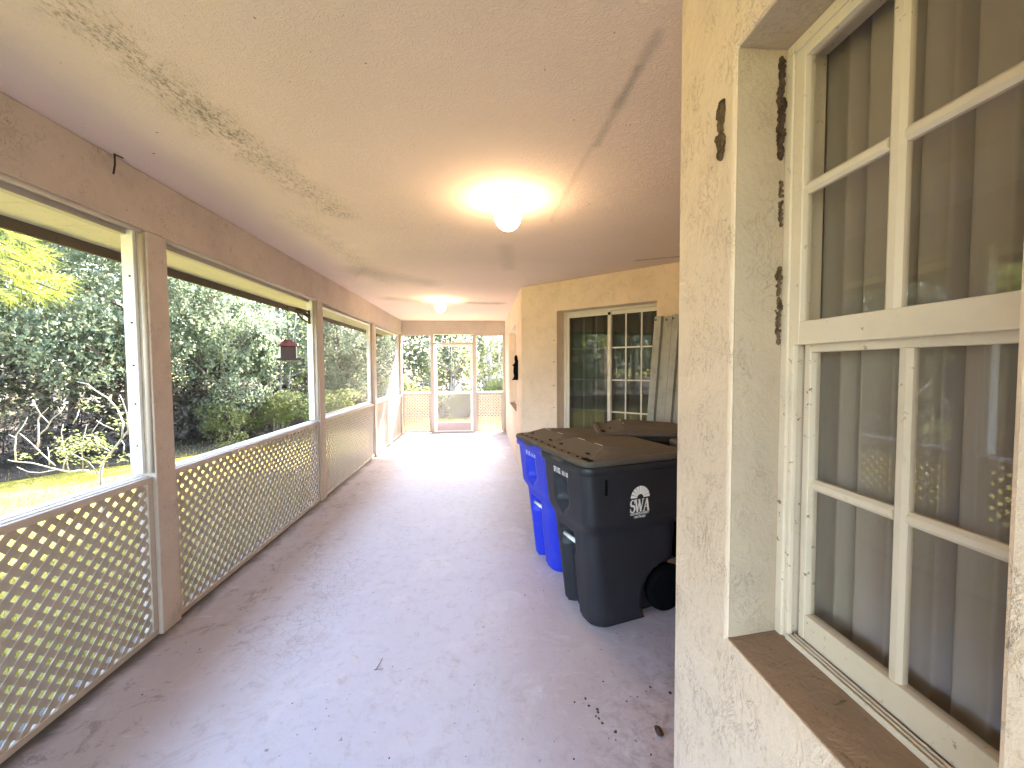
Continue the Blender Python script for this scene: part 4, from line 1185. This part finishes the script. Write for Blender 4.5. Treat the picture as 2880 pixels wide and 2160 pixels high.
for i, (pp, ra, rb) in enumerate(paths):
    dy0 = 0 if i < 2 else rnd.uniform(-.12, .12); pts = [zp(x, y, dy0 + .03*math.sin(j*2.1+i)) for j, (x, y) in enumerate(pp)]
    k = 4.35/1140*.2773*.62
    tm.tube(pts, [lerp(ra, rb, j/(len(pts)-1))*k*2.6 for j in range(len(pts))], 7)
tm.build('branch', M['twig'], sx)
lm = MB()
for (x, y, rx, ry, n) in ((800,880,240,110,230),(1000,880,120,120,80),(640,980,130,90,100),(240,1010,90,40,24),(830,520,60,50,14),(960,530,70,40,18),(1210,640,90,120,60),(900,1060,200,60,60),(1090,940,60,80,24),(1000,180,60,20,6),(340,440,20,20,4),(1260,1030,60,60,20)):
    for _ in range(n):
        p = zp(x + rnd.gauss(0, .5)*rx, y + rnd.gauss(0,.5)*ry, rnd.uniform(-.25,.25))
        a = rnd.uniform(-.5, .5) + (0 if rnd.random() < .5 else PI); s = rnd.uniform(.020, .042)
        ax = Vector((math.cos(a), rnd.uniform(-.4,.4), rnd.uniform(-.6,.15))).normalized(); sd_ = ax.cross(Vector((rnd.gauss(0,.4),rnd.gauss(0,.4),1))).normalized()*s*.34
        lm.add([p, p+ax*s*.5+sd_, p+ax*s-Vector((0,0,s*.15)), p+ax*s*.5-sd_], [(0,1,2),(0,2,3)])
lm.build('leaves', M['leaf_c'], sx)

# pine with a drooping yellow green branch, its trunk just outside the opening
pt = empty('pine_tree', (-4.9, 2.2, GZ)); tag(pt, 'pine with a drooping yellow green needled branch', 'pine tree')
tm = MB(); tm.tube([(-4.9,2.2,GZ-.05),(-4.88,2.25,2),(-4.92,2.3,4.5),(-4.9,2.3,6.5)], [.14,.12,.09,.03], 10)
nm = MB(); rnd = random.Random(31)
tips = []
for (a, b, r_) in (((-4.89,2.25,2.9), at(60, 720, 3.2), .03), ((-4.89,2.25,3.2), at(40, 650, 3.3), .03), ((-4.89,2.25,2.5), at(100, 800, 3.15), .022), ((-4.9,2.3,3.9), (-3.6,3.4,3.6), .03), ((-4.9,2.3,4.4), (-4.0,1.3,4.2), .03), ((-4.9,2.3,4.6), (-5.9,2.8,4.5), .03), ((-4.9,2.3,5.2), (-4.4,3.2,5.2), .025), ((-4.9,2.3,5.5),(-5.3,1.7,5.6),.025)):
    a, b = Vector(a), Vector(b); mid = a.lerp(b, .55) + Vector((0,0,.06)); tm.tube([a, mid, b], [r_, r_*.6, r_*.25], 7)
    tips += [(b, b-mid), (a.lerp(b,.75), b-a)]
for q in ((20,690),(70,660),(110,700),(150,770),(60,780),(170,820),(110,830),(30,840),(190,790),(10,620),(50,600),(90,750),(140,720),(30,750)):
    p = at(q[0], q[1], 3.2 + rnd.uniform(-.2,.2)); tips.append((p, Vector((rnd.uniform(.3,1), rnd.uniform(-.3,.5), rnd.uniform(-.7,.1)))))
    tm.tube([p - Vector((.10,.05,-.05)), p], [.006,.004], 5)
for p, d in tips:
    d = d.normalized()
    for _ in range(85):
        o_ = p - d*rnd.uniform(0, .14)
        dr = (d*rnd.uniform(.2,1.0) + Vector((rnd.gauss(0,.55), rnd.gauss(0,.55), rnd.gauss(-.1,.5)))).normalized()
        L = rnd.uniform(.09, .17); w = dr.cross(Vector((rnd.gauss(0,1),rnd.gauss(0,1),rnd.gauss(0,1)))).normalized()*.0016
        nm.add([o_-w, o_+w, o_+dr*L-Vector((0,0,.02))], [(0,1,2)])
tm.build('trunk', M['bark'], pt); nm.build('needles', M['needle'], pt)

# grass blades on the near lawn
m = MB(); rnd = random.Random(17)
for i in range(26000):
    y = rnd.uniform(-.5, 9.5); x = -2.0 - abs(rnd.gauss(0, 2.6))
    if x < -8.6: continue
    h = rnd.uniform(.03, .09); a = rnd.uniform(0, 2*PI); w = rnd.uniform(.003, .006)
    dx, dy = math.cos(a)*w, math.sin(a)*w; lx, ly = rnd.gauss(0,.025), rnd.gauss(0,.025)
    m.add([(x-dx,y-dy,GZ),(x+dx,y+dy,GZ),(x+lx,y+ly,GZ+h)], [(0,1,2)])
tag(m.build('grass', M['grass']), 'short yellow green grass of the lawn', None, None, 'stuff')

# ------------------------------------------------------------------ light
w = bpy.data.worlds.new('World'); scene.world = w; w.use_nodes = True
nt = w.node_tree; nt.nodes.clear()
sky = nt.nodes.new('ShaderNodeTexSky'); sky.sky_type = 'NISHITA'; sky.sun_disc = False
sky.sun_elevation = SUN_EL; sky.sun_rotation = SUN_AZ; sky.dust_density = 2.0; sky.air_density = 1.0
bg = nt.nodes.new('ShaderNodeBackground'); bg.inputs[1].default_value = .15
ow = nt.nodes.new('ShaderNodeOutputWorld'); nt.links.new(sky.outputs[0], bg.inputs[0]); nt.links.new(bg.outputs[0], ow.inputs[0])
sl = bpy.data.lights.new('sun', 'SUN'); sl.energy = 2.8; sl.angle = R(.6); sl.color = (1, .95, .86)
so = bpy.data.objects.new('sun', sl); COL.objects.link(so)
dsun = Vector((math.sin(SUN_AZ)*math.cos(SUN_EL), math.cos(SUN_AZ)*math.cos(SUN_EL), math.sin(SUN_EL)))
so.rotation_euler = dsun.to_track_quat('Z', 'Y').to_euler(); so.location = dsun*50

for o in list(bpy.data.objects):
    for k in ('local', 'proto'):
        if k in o: del o[k]

scene.view_settings.view_transform = 'Standard'; scene.view_settings.look = 'None'
scene.view_settings.exposure = 4.38; scene.view_settings.gamma = 1
scene.render.engine = 'CYCLES'
c = scene.cycles
c.use_denoising = True
c.max_bounces = 10; c.diffuse_bounces = 6; c.transparent_max_bounces = 16; c.glossy_bounces = 4
c.sample_clamp_indirect = 8
